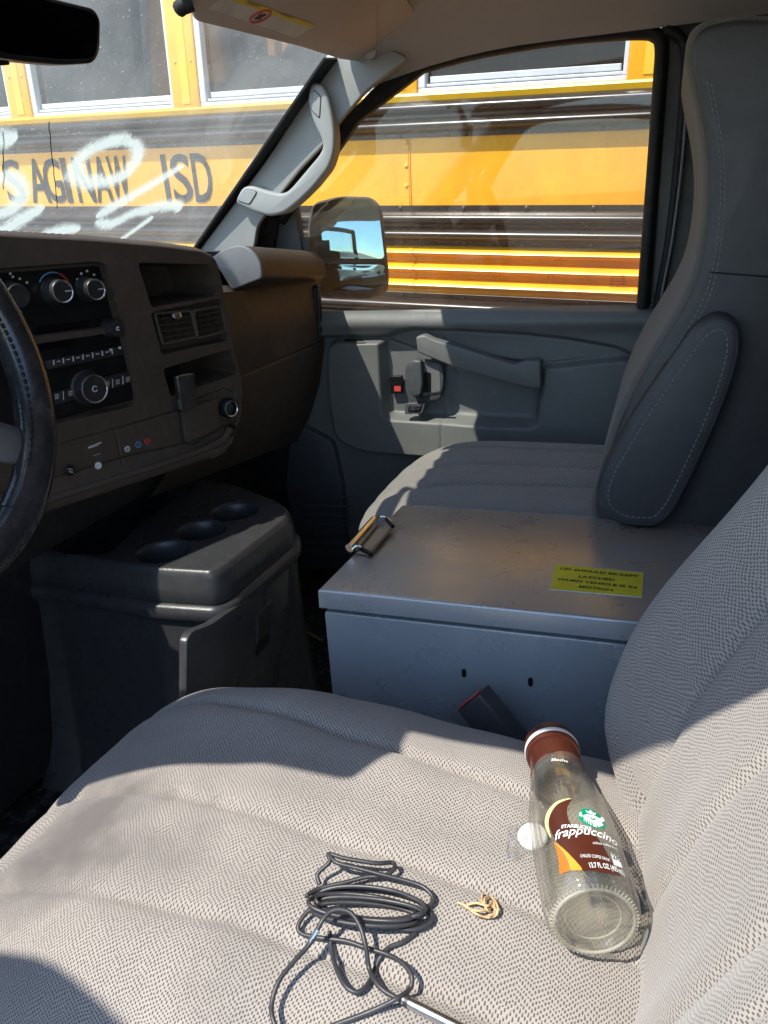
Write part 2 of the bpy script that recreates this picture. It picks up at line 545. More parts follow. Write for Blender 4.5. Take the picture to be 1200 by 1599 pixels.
class B:
    """collects shapes in one bmesh"""
    def __init__(s):
        s.bm = bmesh.new()

    def _add(s, b2, mat=None):
        if mat is not None:
            b2.transform(mat)
        me = bpy.data.meshes.new('tmp')
        b2.to_mesh(me)
        b2.free()
        s.bm.from_mesh(me)
        bpy.data.meshes.remove(me)
        return s

    def box(s, c, size, rot=None, bev=0, seg=2):
        b = bmesh.new()
        bmesh.ops.create_cube(b, size=1)
        for v in b.verts:
            v.co = Vector((v.co.x * size[0], v.co.y * size[1], v.co.z * size[2]))
        if bev:
            bmesh.ops.bevel(b, geom=list(b.edges), offset=bev, segments=seg, profile=.5, affect='EDGES')
        mt = Matrix.Translation(c)
        if rot is not None:
            mt = mt @ rot.to_4x4()
        return s._add(b, mt)

    def prism(s, pts, vec, bev=0, seg=3, ends=3):
        """polygon (3D points) swept along vec; bev rounds the rims (ends: 1 start, 2 far, 3 both)"""
        b = bmesh.new()
        vec = Vector(vec)
        v0 = [b.verts.new(p) for p in pts]
        v1 = [b.verts.new(Vector(p) + vec) for p in pts]
        f0 = b.faces.new(v0)
        f1 = b.faces.new(list(reversed(v1)))
        n = len(pts)
        for i in range(n):
            j = (i + 1) % n
            b.faces.new((v0[j], v0[i], v1[i], v1[j]))
        bmesh.ops.recalc_face_normals(b, faces=list(b.faces))
        if bev:
            es = set()
            if ends & 1:
                es |= set(f0.edges)
            if ends & 2:
                es |= set(f1.edges)
            bmesh.ops.bevel(b, geom=list(es), offset=bev, segments=seg, profile=.5, affect='EDGES', clamp_overlap=True)
        return s._add(b)

    def tube(s, path, r, n=10, closed=False, flat=None, caps=True, up=None, sq=1.0):
        path = [Vector(p) for p in path]
        k = len(path)
        rad = r if hasattr(r, '__len__') else [r] * k
        b = bmesh.new()
        rings = []
        prev = None
        for i, p in enumerate(path):
            if closed:
                t = path[(i + 1) % k] - path[i - 1]
            else:
                t = path[min(i + 1, k - 1)] - path[max(i - 1, 0)]
            t.normalize()
            if up is not None:
                a = t.cross(Vector(up))
                if a.length < 1e-6:
                    a = t.orthogonal()
            elif prev is None:
                a = t.orthogonal()
            else:
                a = prev - t * prev.dot(t)
            a.normalize()
            prev = a
            c = t.cross(a)
            fl = flat or (1, 1)
            rings.append([b.verts.new(p + (a * math.copysign(abs(math.cos(q)) ** sq, math.cos(q)) * fl[0] + c * math.copysign(abs(math.sin(q)) ** sq, math.sin(q)) * fl[1]) * rad[i]) for q in [2 * math.pi * j / n for j in range(n)]])
        for i in range(k if closed else k - 1):
            r0, r1 = rings[i], rings[(i + 1) % k]
            for j in range(n):
                b.faces.new((r0[j], r0[(j + 1) % n], r1[(j + 1) % n], r1[j]))
        if caps and not closed:
            b.faces.new(list(reversed(rings[0])))
            b.faces.new(rings[-1])
        bmesh.ops.recalc_face_normals(b, faces=list(b.faces))
        return s._add(b)

    def lathe(s, prof, origin, axis, n=32, cap=True):
        axis = Vector(axis).normalized()
        a = axis.orthogonal().normalized()
        c = axis.cross(a)
        b = bmesh.new()
        o = Vector(origin)
        rings = []
        for (r, h) in prof:
            if r < 1e-6:
                rings.append([b.verts.new(o + axis * h)])
            else:
                rings.append([b.verts.new(o + axis * h + (a * math.cos(q) + c * math.sin(q)) * r) for q in [2 * math.pi * j / n for j in range(n)]])
        for r0, r1 in zip(rings, rings[1:]):
            for j in range(n):
                k = (j + 1) % n
                if len(r0) == 1 and len(r1) == 1:
                    continue
                if len(r0) == 1:
                    b.faces.new((r0[0], r1[k], r1[j]))
                elif len(r1) == 1:
                    b.faces.new((r0[j], r0[k], r1[0]))
                else:
                    b.faces.new((r0[j], r0[k], r1[k], r1[j]))
        bmesh.ops.recalc_face_normals(b, faces=list(b.faces))
        return s._add(b)

    def poly(s, pts):
        b = bmesh.new()
        b.faces.new([b.verts.new(p) for p in pts])
        return s._add(b)

    def build(s, name, mat, parent=None, smooth=True, sharp=40, raw=False):
        me = bpy.data.meshes.new(name)
        s.bm.to_mesh(me)
        s.bm.free()
        finish(me, mat, smooth, sharp)
        o = bpy.data.objects.new(name, me)
        S.collection.objects.link(o)
        if parent is not None:
            if raw:
                o.parent = parent
            else:
                parent_fix(o, parent)
        return o


def same(name, src, parent, matrix):
    """another piece with the same mesh"""
    o = bpy.data.objects.new(name, src.data)
    S.collection.objects.link(o)
    parent_fix(o, parent)
    o.matrix_basis = matrix
    return o


def roundpoly(pts, r, n=5, closed=True):
    """corners of a 3D or 2D polygon rounded with arcs of about r (a number or one per corner)"""
    pts = [Vector(p) for p in pts]
    k = len(pts)
    out = []
    for i, p in enumerate(pts):
        if not closed and i in (0, k - 1):
            out.append(p)
            continue
        a, c = pts[i - 1], pts[(i + 1) % k]
        rr = r[i] if hasattr(r, '__len__') else r
        la, lc = (a - p).length, (c - p).length
        q = min(rr, la * .48, lc * .48)
        p0 = p + (a - p).normalized() * q
        p1 = p + (c - p).normalized() * q
        for j in range(n + 1):
            t = j / n
            out.append(p0 * (1 - t) ** 2 + p * 2 * t * (1 - t) + p1 * t * t)
    return out


def catmull(pts, n=8, closed=False):
    pts = [Vector(p) for p in pts]
    k = len(pts)
    out = []
    rngi = range(k) if closed else range(k - 1)
    for i in rngi:
        if closed:
            p0, p1, p2, p3 = pts[i - 1], pts[i], pts[(i + 1) % k], pts[(i + 2) % k]
        else:
            p0, p1, p2, p3 = pts[max(i - 1, 0)], pts[i], pts[i + 1], pts[min(i + 2, k - 1)]
        for j in range(n):
            t = j / n
            out.append(.5 * ((2 * p1) + (p2 - p0) * t + (2 * p0 - 5 * p1 + 4 * p2 - p3) * t * t + (3 * p1 - p0 - 3 * p2 + p3) * t ** 3))
    if not closed:
        out.append(pts[-1])
    return out


def sdf(poly, X, Y):
    """signed distance (negative inside) of grid points to a 2D polygon"""
    P = np.array([(p[0], p[1]) for p in poly], float)
    d = np.full(X.shape, 1e9)
    inside = np.zeros(X.shape, bool)
    n = len(P)
    for i in range(n):
        ax, ay = P[i]
        bx, by = P[(i + 1) % n]
        ex, ey = bx - ax, by - ay
        wx, wy = X - ax, Y - ay
        t = np.clip((wx * ex + wy * ey) / (ex * ex + ey * ey + 1e-18), 0, 1)
        d = np.minimum(d, (wx - ex * t) ** 2 + (wy - ey * t) ** 2)
        cond = ((ay > Y) != (by > Y))
        xi = (bx - ax) * (Y - ay) / (by - ay + 1e-18) + ax
        inside ^= cond & (X < xi)
    d = np.sqrt(d)
    return np.where(inside, -d, d)


def linedist(line, X, Y):
    P = np.array([(p[0], p[1]) for p in line], float)
    d = np.full(X.shape, 1e9)
    for (ax, ay), (bx, by) in zip(P, P[1:]):
        ex, ey = bx - ax, by - ay
        wx, wy = X - ax, Y - ay
        t = np.clip((wx * ex + wy * ey) / (ex * ex + ey * ey + 1e-18), 0, 1)
        d = np.minimum(d, (wx - ex * t) ** 2 + (wy - ey * t) ** 2)
    return np.sqrt(d)


def sm(x, w):
    """1 well inside (x <= -w), 0 outside (x >= w), smooth between"""
    t = np.clip((w - x) / (2 * w), 0, 1)
    return t * t * (3 - 2 * t)


def gridmesh(name, P, mat, parent=None, uv=None, sharp=180, keep=None):
    """P: array (a, b, 3) of points; keep: optional (a-1, b-1) mask of faces"""
    a, b = P.shape[:2]
    idx = np.arange(a * b).reshape(a, b)
    q = np.stack([idx[:-1, :-1], idx[1:, :-1], idx[1:, 1:], idx[:-1, 1:]], -1).reshape(-1, 4)
    if keep is not None:
        q = q[keep.reshape(-1)]
    me = bpy.data.meshes.new(name)
    me.vertices.add(a * b)
    me.vertices.foreach_set('co', P.reshape(-1).astype(np.float32))
    me.loops.add(q.size)
    me.loops.foreach_set('vertex_index', q.reshape(-1).astype(np.int32))
    me.polygons.add(len(q))
    me.polygons.foreach_set('loop_start', np.arange(0, q.size, 4, dtype=np.int32))
    me.update(calc_edges=True)
    me.validate()
    if uv is not None:
        l = me.uv_layers.new(name='UVMap')
        li = np.empty(len(me.loops), dtype=np.int32)
        me.loops.foreach_get('vertex_index', li)
        l.data.foreach_set('uv', uv.reshape(-1, 2)[li].astype(np.float32).ravel())
    finish(me, mat, True, sharp)
    o = bpy.data.objects.new(name, me)
    S.collection.objects.link(o)
    if parent is not None:
        parent_fix(o, parent)
    return o


def box_uv(o, sc=1.0):
    """UVs in metres by the dominant direction of each face"""
    me = o.data
    l = me.uv_layers.new(name='UVMap') if not me.uv_layers else me.uv_layers[0]
    for p in me.polygons:
        n = p.normal
        ax = max(range(3), key=lambda i: abs(n[i]))
        for li in p.loop_indices:
            c = me.vertices[me.loops[li].vertex_index].co
            l.data[li].uv = ((c.y, c.z), (c.x, c.z), (c.x, c.y))[ax]
    return o


def rotz(a):
    return Matrix.Rotation(a, 3, 'Z')


def frame3(x, y, z):
    """rotation matrix from three axis vectors"""
    mm = Matrix.Identity(3)
    for i in range(3):
        mm[i][0], mm[i][1], mm[i][2] = x[i], y[i], z[i]
    return mm


def textmesh(txt, size=1.0, bold=0.0, align='CENTER', space=1.0, shear=0.0):
    """2D outline of a piece of lettering: list of verts (x, y) and faces"""
    cu = bpy.data.curves.new('txt', 'FONT')
    cu.body = txt
    cu.size = size
    cu.align_x = align
    cu.align_y = 'CENTER'
    cu.space_character = space
    cu.shear = shear
    cu.offset = bold
    cu.resolution_u = 3
    o = bpy.data.objects.new('txt', cu)
    S.collection.objects.link(o)
    dg = bpy.context.evaluated_depsgraph_get()
    me = bpy.data.meshes.new_from_object(o.evaluated_get(dg))
    v = [(q.co.x, q.co.y) for q in me.vertices]
    f = [tuple(p.vertices) for p in me.polygons]
    bpy.data.objects.remove(o)
    bpy.data.curves.remove(cu)
    bpy.data.meshes.remove(me)
    return v, f


def text_on(name, txt, size, origin, ux, uy, mat, parent, bold=0.0, sx=1.0, align='CENTER', lift=.0006, shear=0.0):
    v, f = textmesh(txt, size, bold, align, 1.0, shear)
    ux, uy = Vector(ux).normalized(), Vector(uy).normalized()
    nn = ux.cross(uy).normalized()
    P = [Vector(origin) + ux * (x * sx) + uy * y + nn * lift for x, y in v]
    return pydata(name, P, f, mat, parent, smooth=False)

# ================================================================== the setting
# ------------------------------------------------------------------ ground
gz = -0.86
tag(pydata('ground', [(-900, -900, gz), (900, -900, gz), (900, 900, gz), (-900, 900, gz)], [(0, 1, 2, 3)], 'ground', smooth=False), 'dust-covered grey lot the van and the bus stand on', kind='structure')

# ------------------------------------------------------------------ school bus beside the passenger door
BYAW, BPIT, BROL = R(5.2), R(2.8), R(-4.3)
BUSR = Matrix.Rotation(-BYAW, 3, 'Z') @ Matrix.Rotation(BPIT, 3, 'X') @ Matrix.Rotation(BROL, 3, 'Y')
BP0 = at(640, 265, x=1.52)
BN = BUSR @ Vector((1, 0, 0))


def W(u, w, dep=0.0):
    """bus coordinates: u along the bus, w up, dep into the bus"""
    return BP0 + BUSR @ Vector((dep, u, w))


def atb(px, py):
    q = BUSR.transposed() @ (atp(px, py, BP0, BN) - BP0)
    return q.y, q.z


UA, UB = -3.6, 6.6                       # ends of the bus along u
bus = empty('school_bus', W(1.0, -1.6, 1.2), 'yellow school bus with black rub rails parked close beside the van', 'bus')


def wl(px, py):
    return atb(px, py)[1]


w_win = (wl(640, 139) + wl(275, 170)) / 2 - .005      # foot of the window openings
w_r1a, w_r1b = wl(760, 141), wl(760, 211)
w_r2a, w_r2b = wl(760, 320), wl(760, 384)
w_r3a = wl(760, 462)
w_top = w_win + .60


def strip(name, prof, mat, ua=UA, ub=UB, parent=None, sharp=30):
    """profile (dep, w) swept along the bus"""
    n = len(prof)
    vs_ = [W(ua, w, d) for d, w in prof] + [W(ub, w, d) for d, w in prof]
    fs = [(i, i + 1, n + i + 1, n + i) for i in range(n - 1)]
    return pydata(name, vs_, fs, mat, parent or bus, sharp=sharp)


def rail_profile(a, b, out=.030):
    """pressed steel rub rail from w = a (top) down to b: flanges, two rounded ribs and the valley between"""
    h = a - b
    P = [(.002, a), (-.004, a), (-.004, a - .13 * h)]
    for c0, hh in ((.30, .17), (.70, .17)):
        for k in range(13):
            t = k / 12
            ang = math.pi * t
            P.append((-.006 - out * math.sin(ang) ** .8, a - h * (c0 - hh + 2 * hh * t)))
    P += [(-.004, b + .10 * h), (-.004, b), (.002, b)]
    return P


# panels between the rails, sheet by sheet (seams where the photograph has them)
u_seam = atb(640, 265)[0]
seams = [UA] + [u_seam + k * 2.14 for k in range(-1, 4) if UA < u_seam + k * 2.14 < UB] + [UB]
for a, b in zip(seams, seams[1:]):
    bb = B()
    bb.prism([W(a + .002, w_r1b + .03, .0), W(b - .002, w_r1b + .03, .0), W(b - .002, w_r2a - .03, 0), W(a + .002, w_r2a - .03, 0)], BUSR @ Vector((.01, 0, 0)), .0015, 1)
    bb.build('side_panel', 'bus', bus)
# the lap of one sheet over the next
strip_b = B()
strip_b.prism([W(u_seam - .004, w_r1b + .02, -.003), W(u_seam + .0, w_r1b + .02, -.003), W(u_seam + .0, w_r2a - .02, -.003), W(u_seam - .004, w_r2a - .02, -.003)], BUSR @ Vector((.004, 0, 0)), .001, 1)
strip_b.build('seam_strip', 'bus', bus)
strip('rub_rail', rail_profile(w_r1a, w_r1b), 'busblack')
strip('rub_rail', rail_profile(w_r2a, w_r2b), 'busblack')
strip('rub_rail', rail_profile(w_r3a, w_r3a - .11), 'busblack')
# corrugated lower panel: three ribs with sloped shoulders
pitch = (w_r2b - w_r3a) / 3
P = []
for k in range(3):
    t = w_r2b - k * pitch
    P += [(.006, t), (-.010, t - .10 * pitch), (-.024, t - .32 * pitch), (-.027, t - .40 * pitch), (-.025, t - .48 * pitch), (-.004, t - .66 * pitch), (.006, t - .76 * pitch)]
P += [(.006, w_r3a)]
us = atb(644, 420)[0]
strip('ribbed_panel', P, 'bus', UA, us - .001, sharp=25)
strip('ribbed_panel', P, 'bus', us + .001, UB, sharp=25)
strip('lap_strip', [(d - .003, w) for d, w in P], 'bus', us - .012, us + .0, sharp=25)
# skirt below the last rail
strip('skirt_panel', [(0, w_r3a - .1), (0, w_r3a - .1 - .36), (.03, w_r3a - .1 - .40), (.3, w_r3a - .1 - .40)], 'bus')
# sill under the windows
strip('window_sill_strip', [(.03, w_win + .004), (-.012, w_win), (-.016, w_win - .006), (-.012, w_win - .020), (.0, w_r1a - .002)], 'bus2')

# windows
pxs = [(30, 150), (285, 100), (627, 139), (1014, 110)]
upx = [atb(*p)[0] for p in pxs]
pit_u = (upx[0] - upx[3]) / 3
ucent = [upx[3] + k * pit_u for k in range(-5, 9)]
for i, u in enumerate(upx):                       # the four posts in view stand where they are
    ucent[5 + (3 - i)] = u
ucent = [u for u in ucent if UA - .05 < u < UB]
PWD = .052
rv = B().lathe([(0, .004), (.003, .0036), (.0058, .0022), (.0075, 0), (.0078, -.002)], (0, 0, 0), (-1, 0, 0), 12).build('rivet', 'bus2', bus)
rv.matrix_basis = Matrix.Translation(W(u_seam + .010, wl(632, 222), .0)) @ BUSR.to_4x4()
RVM = []


def rivet(u, w, dep, sc=1.0, mat=None):
    o = same('rivet', rv, bus, Matrix.Translation(W(u, w, dep)) @ BUSR.to_4x4() @ Matrix.Scale(sc, 4))
    return o


rivet(u_seam + .011, wl(634, 259), 0.0)
rivet(u_seam + .012, wl(636, 290), 0.0)
for k in range(4):
    rivet(atb(634, 265)[0] + 2.14, w_r1b - .03 - k * .06, 0)
rvk = B().lathe([(0, .004), (.003, .0036), (.0058, .0022), (.0075, 0), (.0078, -.002)], (0, 0, 0), (-1, 0, 0), 12).build('screw', 'busblack', bus)
rvk.matrix_basis = Matrix.Translation(W(-1.4, w_r1a - .006, -.004)) @ BUSR.to_4x4()
for px in (627, 725, 823, 931):
    u = atb(px, 320)[0]
    for w in (w_r1a - .007, w_r1b + .007, w_r2a - .008, w_r2b + .006, w_r3a - .008):
        same('screw', rvk, bus, Matrix.Translation(W(u + random.uniform(-.006, .006), w, -.004)) @ BUSR.to_4x4())
for k in range(9):
    for w in (w_r1a - .007, w_r1b + .007, w_r2a - .008):
        same('screw', rvk, bus, Matrix.Translation(W(atb(430, 320)[0] + k * .22, w, -.004)) @ BUSR.to_4x4())

for i, u in enumerate(ucent):
    b = B()
    b.prism([W(u - PWD, w_win - .004, -.012), W(u + PWD, w_win - .004, -.012), W(u + PWD, w_top, .03), W(u - PWD, w_top, .03)], BUSR @ Vector((.05, 0, 0)), .005, 2, 1)
    post = b.build('window_post', 'bus', bus)
    b = B()
    b.prism([W(u - .020, w_win + .010, -.0135), W(u + .012, w_win + .010, -.0135), W(u + .012, w_top - .02, .028), W(u - .020, w_top - .02, .028)], BUSR @ Vector((.004, 0, 0)), .001, 1, 1)
    b.build('reflective_tape', 'bus2', post)
    for w in (w_win + .13, w_win + .34):
        for du in (-.034, .026):
            rivet(u + du, w, -.012 + .042 * (w - w_win) / .6, .8)
for u0, u1 in zip(ucent, ucent[1:]):
    a, c = u0 + PWD, u1 - PWD
    win = B()
    fr = .022
    for (ua_, ub_, wa, wb) in ((a, c, w_win, w_win + .012), (a, a + .012, w_win + .012, w_top), (c - fr, c, w_win + .012, w_top)):
        win.prism([W(ua_, wa, -.004 + .04 * (wa - w_win) / .6), W(ub_, wa, -.004 + .04 * (wa - w_win) / .6), W(ub_, wb, -.004 + .04 * (wb - w_win) / .6), W(ua_, wb, -.004 + .04 * (wb - w_win) / .6)], BUSR @ Vector((.035, 0, 0)), .002, 1, 1)
    wo = win.build('window', 'alu', bus)
    win = B()
    win.prism([W(a + .012, w_win + .014, .004), W(c - fr, w_win + .014, .004), W(c - fr, w_win + .022, .004), W(a + .012, w_win + .022, .004)], BUSR @ Vector((.02, 0, 0)), .002, 1, 1)
    win.prism([W(a + .02, w_win + .024, .012), W(c - fr - .01, w_win + .024, .012), W(c - fr - .01, w_win + .040, .012), W(a + .02, w_win + .040, .012)], BUSR @ Vector((.02, 0, 0)), .002, 1, 1)
    win.build('lower_sash', 'alu', wo)
    win = B()
    win.poly([W(a, w_win, .024), W(c, w_win, .024), W(c, w_top, .056), W(a, w_top, .056)])
    win.build('pane', 'busglass', wo, smooth=False)
# roof, far side, floor and ends of the bus
roof = [(.03, w_top - .005)]
for k in range(13):
    t = k / 12 * math.pi
    roof.append((1.17 - 1.17 * math.cos(t) + .02, w_top + .42 * math.sin(t) ** .75))
roof.append((2.33, w_top - .1))
strip('roof', roof, 'bus')
strip('far_wall', [(2.34, w_top), (2.34, w_r3a - .4)], 'bus')
strip('ceiling_liner', [(.06, w_top - .01), (2.3, w_top - .01)], 'businside')
strip('cabin_floor', [(.02, w_r2b), (2.32, w_r2b)], 'businside')
strip('inner_wall', [(.07, w_win - .01), (.07, w_r2b)], 'businside')
strip('far_inner_wall', [(2.30, w_top), (2.30, w_r2b)], 'businside')
for nm, u in (('rear_wall', UA + .004), ('front_wall', UB - .004)):
    B().prism([W(u, w_r3a - .4, .02), W(u, w_top, .05), W(u, w_top + .38, .7), W(u, w_top + .38, 1.7), W(u, w_top, 2.3), W(u, w_r3a - .4, 2.3)], BUSR @ Vector((0, .01, 0)), 0).build(nm, 'bus', bus)
# bench backs seen dimly behind the panes
for k in range(13):
    u = UA + .45 + k * .70
    if abs(u - .1) < .01:
        u += .02
    for dep in (.12, 1.30):
        out = roundpoly([(dep, w_r2b + .25), (dep + .88, w_r2b + .25), (dep + .86, w_win + .26), (dep + .03, w_win + .26)], [.02, .02, .14, .14], 6)
        b = B()
        b.prism([W(u, q.y, q.x) for q in out], BUSR @ Vector((0, .10, 0)), .03, 3)
        b.build('bench_back', 'busseat', bus)
# wheels
for u in (UA + .9, UB - 1.2):
    ctr = W(u, w_r3a - .42, .14)
    ax = BUSR @ Vector((-1, 0, 0))
    wh = B().lathe([(.30, -.12), (.44, -.12), (.49, -.08), (.49, .08), (.44, .12), (.30, .12)], ctr, ax, 40).build('wheel', 'tyre', bus)
    B().lathe([(0, .05), (.10, .06), (.12, .0), (.24, .0), (.29, .10), (.305, .10), (.305, -.10)], ctr, ax, 32).build('rim', 'alu', wh)
# lettering on the yellow panel
ul0 = atb(8, 285)[0]
ul1 = atb(332, 275)[0]
wl_t = (wl(318, 236) + wl(165, 246)) / 2
wl_b = (wl(318, 313) + wl(185, 318)) / 2
cells = [('S', 8, 36), ('A', 45, 75), ('G', 69, 98), ('I', 100, 108), ('N', 118, 145), ('A', 147, 173), ('W', 172, 202), ('I', 256, 263), ('S', 269, 299), ('D', 302, 331)]
for ch, a, c in cells:
    yy = 282 - 6 * (a - 8) / 320
    ua_, ub_ = atb(a, yy)[0], atb(c, yy)[0]
    v, f = textmesh(ch, 1.0, -.0 if ch == 'I' else .010)
    v = np.array(v)
    mn, mx = v.min(0), v.max(0)
    sx = (ub_ - ua_) / (mx[0] - mn[0])
    q = (v - mn) / (mx - mn)
    P = [W(ua_ + (ub_ - ua_) * x, wl_b + (wl_t - wl_b) * y, -.0035) for x, y in q]
    lt = pydata('letter', P, f, 'black_print', bus, smooth=False)
# the small print low on the door side of the ribs
for k in range(4):
    uu, ww = atb(968, 431 + 4.5 * k)
    text_on('small_print', '-- --- --', .016, W(uu, ww, -.026), BUSR @ Vector((0, -1, 0)), BUSR @ Vector((0, 0, 1)), 'black_print', bus)

# ------------------------------------------------------------------ van cab shell
van = empty('van', (0, -.3, 0), 'white van cab seen from its open driver door, grey trim inside', 'van')


def bx(name, lo, hi, mat, parent=van, bev=0.0, seg=2):
    lo, hi = Vector(lo), Vector(hi)
    return B().box((lo + hi) / 2, hi - lo, None, bev, seg).build(name, mat, parent)


bx('cab_floor', (-.84, -1.7, -.05), (.84, 1.02, 0), 'floor')
bx('firewall', (-.84, 1.02, -.05), (.84, 1.06, .84), 'dash_dark')
bx('rear_bulkhead', (-.84, -1.72, 0), (.84, -1.70, 1.3), 'dash_dark')
bx('rocker_panel', (-.92, -1.7, -.35), (.92, 1.5, -.052), 'van_paint')
# roof skin and headliner
xs = np.linspace(-1, 1, 61)
ys = np.linspace(-1.72, .60, 30)
PX, PY = np.meshgrid(xs, ys, indexing='ij')
Z = 1.345 - np.where(PX < 0, .045, .115) * np.abs(PX) ** 7 - .02 * PX ** 2 - .02 * np.clip((PY - .2) / .4, 0, 1) ** 2
gridmesh('roof_skin', np.stack([PX * np.where(PX < 0, .758, .83), PY, Z], -1), 'van_paint', van)
ys2 = np.linspace(-1.72, .585, 40)
PX, PY = np.meshgrid(xs, ys2, indexing='ij')
Z = 1.285 - np.where(PX < 0, .03, .085) * np.abs(PX) ** 6 - .015 * PX ** 2 - .04 * np.clip((PY - .25) / .33, 0, 1) ** 2
gridmesh('headliner', np.stack([PX * np.where(PX < 0, .742, .795), PY, Z], -1), 'liner', van)
# rail over the driver door, rail over the passenger door
for nm, sgn in (('driver_roof_rail', -1), ('passenger_roof_rail', 1)):
    sec = ((.785, 1.195), (.815, 1.225), (.832, 1.232), (.80, 1.30), (.74, 1.265)) if sgn > 0 else ((.731, 1.238), (.751, 1.250), (.761, 1.258), (.751, 1.30), (.706, 1.285))
    B().prism(roundpoly([(sgn * a_, -1.7, z_) for a_, z_ in sec], .008, 3), (0, 2.28, 0), 0).build(nm, 'door_dark', van)
# front header and cowl
bx('windscreen_header', (-.72, .575, 1.205), (.72, .625, 1.30), 'liner', van, .012)
bx('passenger_kick_wall', (.822, .77, -.05), (.86, 1.06, .86), 'dash_dark')
bx('cowl', (-.84, 1.04, .70), (.84, 1.35, .80), 'black', van)
bx('bonnet', (-.80, 1.20, .60), (.80, 1.95, .74), 'van_paint', van, .06, 4)
# side walls behind the front doors
bx('driver_side_wall', (-.90, -1.7, -.05), (-.80, -.30, 1.25), 'van_paint', van, .01)
bx('passenger_side_wall', (.86, -1.7, -.05), (.93, -.03, 1.25), 'van_paint', van, .01)
# passenger B pillar trim
pb = [at(1036, -20, x=.82), at(1230, -40, x=.82), at(1200, 860, x=.82), at(1012, 860, x=.82), at(1012, 500, x=.82)]
B().prism(roundpoly(pb, .02, 4), (.06, 0, 0), .012, 3, 1).build('b_pillar_trim', 'door_dark', van)
# rounded edge of the pillar with its pale seal line
pth = catmull([at(1012, 600, x=.815), at(1024, 495, x=.812), at(1045, 380, x=.808), at(1060, 250, x=.806), at(1071, 120, x=.80), at(1068, 66, x=.80), at(1040, 44, x=.80)], 8)
B().tube(pth, .009, 10).build('door_seal', 'rubber', van)
pth = catmull([at(1018, 600, x=.800), at(1031, 480, x=.797), at(1051, 370, x=.794), at(1066, 250, x=.792), at(1075, 130, x=.79)], 8)
B().tube(pth, .0028, 8).build('seal_lip', 'hood', van)

# windscreen: plane through the foot and head of the passenger pillar
WA = Vector((0, 1.045, .832))
WBv = Vector((0, .615, 1.222))
wdir = (WBv - WA).normalized()
wnor = Vector((0, wdir.z, -wdir.y))                 # pointing out and up
wnor = -wnor if wnor.z < 0 else wnor


def atw(px, py, lift=0.0):
    return atp(px, py, WA - wnor * lift, wnor)


nx, nv = 40, 14
G = np.zeros((nx, nv, 3))
for i in range(nx):
    for j in range(nv):
        x = -.76 + 1.52 * i / (nx - 1)
        p = WA + (WBv - WA) * (j / (nv - 1))
        G[i, j] = (x, p.y, p.z)
ws = gridmesh('windscreen', G, 'windscreen', van)
# crack running up the glass
ck = [atw(76 + t * 14 + random.uniform(-.8, .8), 190 + t * 135, .001) for t in np.linspace(0, 1, 14)]
B().tube(ck, .0007, 5).build('crack', 'rubber', ws)
ck = [atw(5 + random.uniform(-1.4, 1.4), 205 + t * 90, .001) for t in np.linspace(0, 1, 12)]
B().tube(ck, .0007, 5).build('crack', 'rubber', ws)
# black rubber edge along the passenger pillar, and its mirror along the driver pillar
for sgn in (1, -1):
    e0, e1 = atw(291, 396), atw(503, 86)
    e2, e3 = atw(528, 86), atw(322, 396)
    pts = [Vector((q.x * sgn, q.y, q.z)) for q in (e0, e1, e2, e3)]
    B().prism([q - wnor * .004 for q in pts], wnor * -.006, .001, 1).build('windscreen_seal', 'rubber', van)


# A pillars: trim facing the cab, grab handle on the passenger one
APX = .735
ap = [at(x, y, x=APX) for x, y in ((309, 394), (415, 252), (520, 92), (575, 62), (640, 90), (575, 138), (532, 188), (516, 214), (470, 262), (440, 300), (418, 330), (402, 352), (396, 392))]
ap = roundpoly(ap, .015, 4)
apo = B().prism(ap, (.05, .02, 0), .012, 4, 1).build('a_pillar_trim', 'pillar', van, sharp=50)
APD = [Vector((-q.x, q.y, q.z)) for q in ap]
B().prism(APD, (-.05, .02, 0), .012, 4, 1).build('a_pillar_trim', 'pillar', van, sharp=50)
B().tube([Vector((-.80, 1.06, .80)), Vector((-.785, .86, 1.0)), Vector((-.775, .62, 1.21)), Vector((-.79, .5, 1.235))], .032, 12, flat=(1, .8)).build('a_pillar_shell', 'van_paint', van)
B().tube([Vector((.82, 1.08, .78)), Vector((.815, .88, 1.0)), Vector((.81, .66, 1.20)), Vector((.81, .5, 1.25))], .030, 12, flat=(1, .8)).build('a_pillar_shell', 'van_paint', van)
hpts = ((366, 316), (392, 329), (420, 338), (444, 333), (468, 314), (492, 290), (514, 262), (522, 238), (523, 212), (520, 184), (512, 150), (503, 130), (484, 128), (480, 158), (489, 190), (501, 214), (505, 228), (499, 241), (478, 266), (456, 292), (447, 300), (436, 302), (414, 297), (392, 289), (378, 292))
hq = roundpoly([at(x, y, x=APX - .028) for x, y in hpts], .012, 3)
B().prism(hq, (.046, .006, 0), .011, 4, 1).build('grab_handle', 'pillar', apo, sharp=60)
# screw covers of the handle
for poly in (((370, 313), (384, 294), (403, 299), (390, 320)), ((486, 172), (490, 138), (502, 150), (500, 186))):
    q = [at(x, y, x=APX - .0285) for x, y in poly]
    B().prism(roundpoly(q, .006, 3), (.004, 0, 0), 0).build('cover_cap', 'rubber', apo)
    c = sum(q, Vector()) / 4
    q2 = [c + (p - c) * .93 + Vector((-.0018, 0, 0)) for p in q]
    B().prism(roundpoly(q2, .006, 3), (.004, 0, 0), .001, 1, 1).build('cover_cap', 'pillar', apo)
# dark seal and gap behind the handle
q = [at(x, y, x=.80) for x, y in ((395, 395), (402, 345), (440, 300), (500, 222), (525, 190), (620, 110), (660, 92), (700, 78), (660, 112), (560, 188), (520, 245), (470, 300), (432, 350), (425, 395))]
B().prism(q, (.02, 0, 0), .003, 1, 1).build('door_aperture_seal', 'rubber', van)
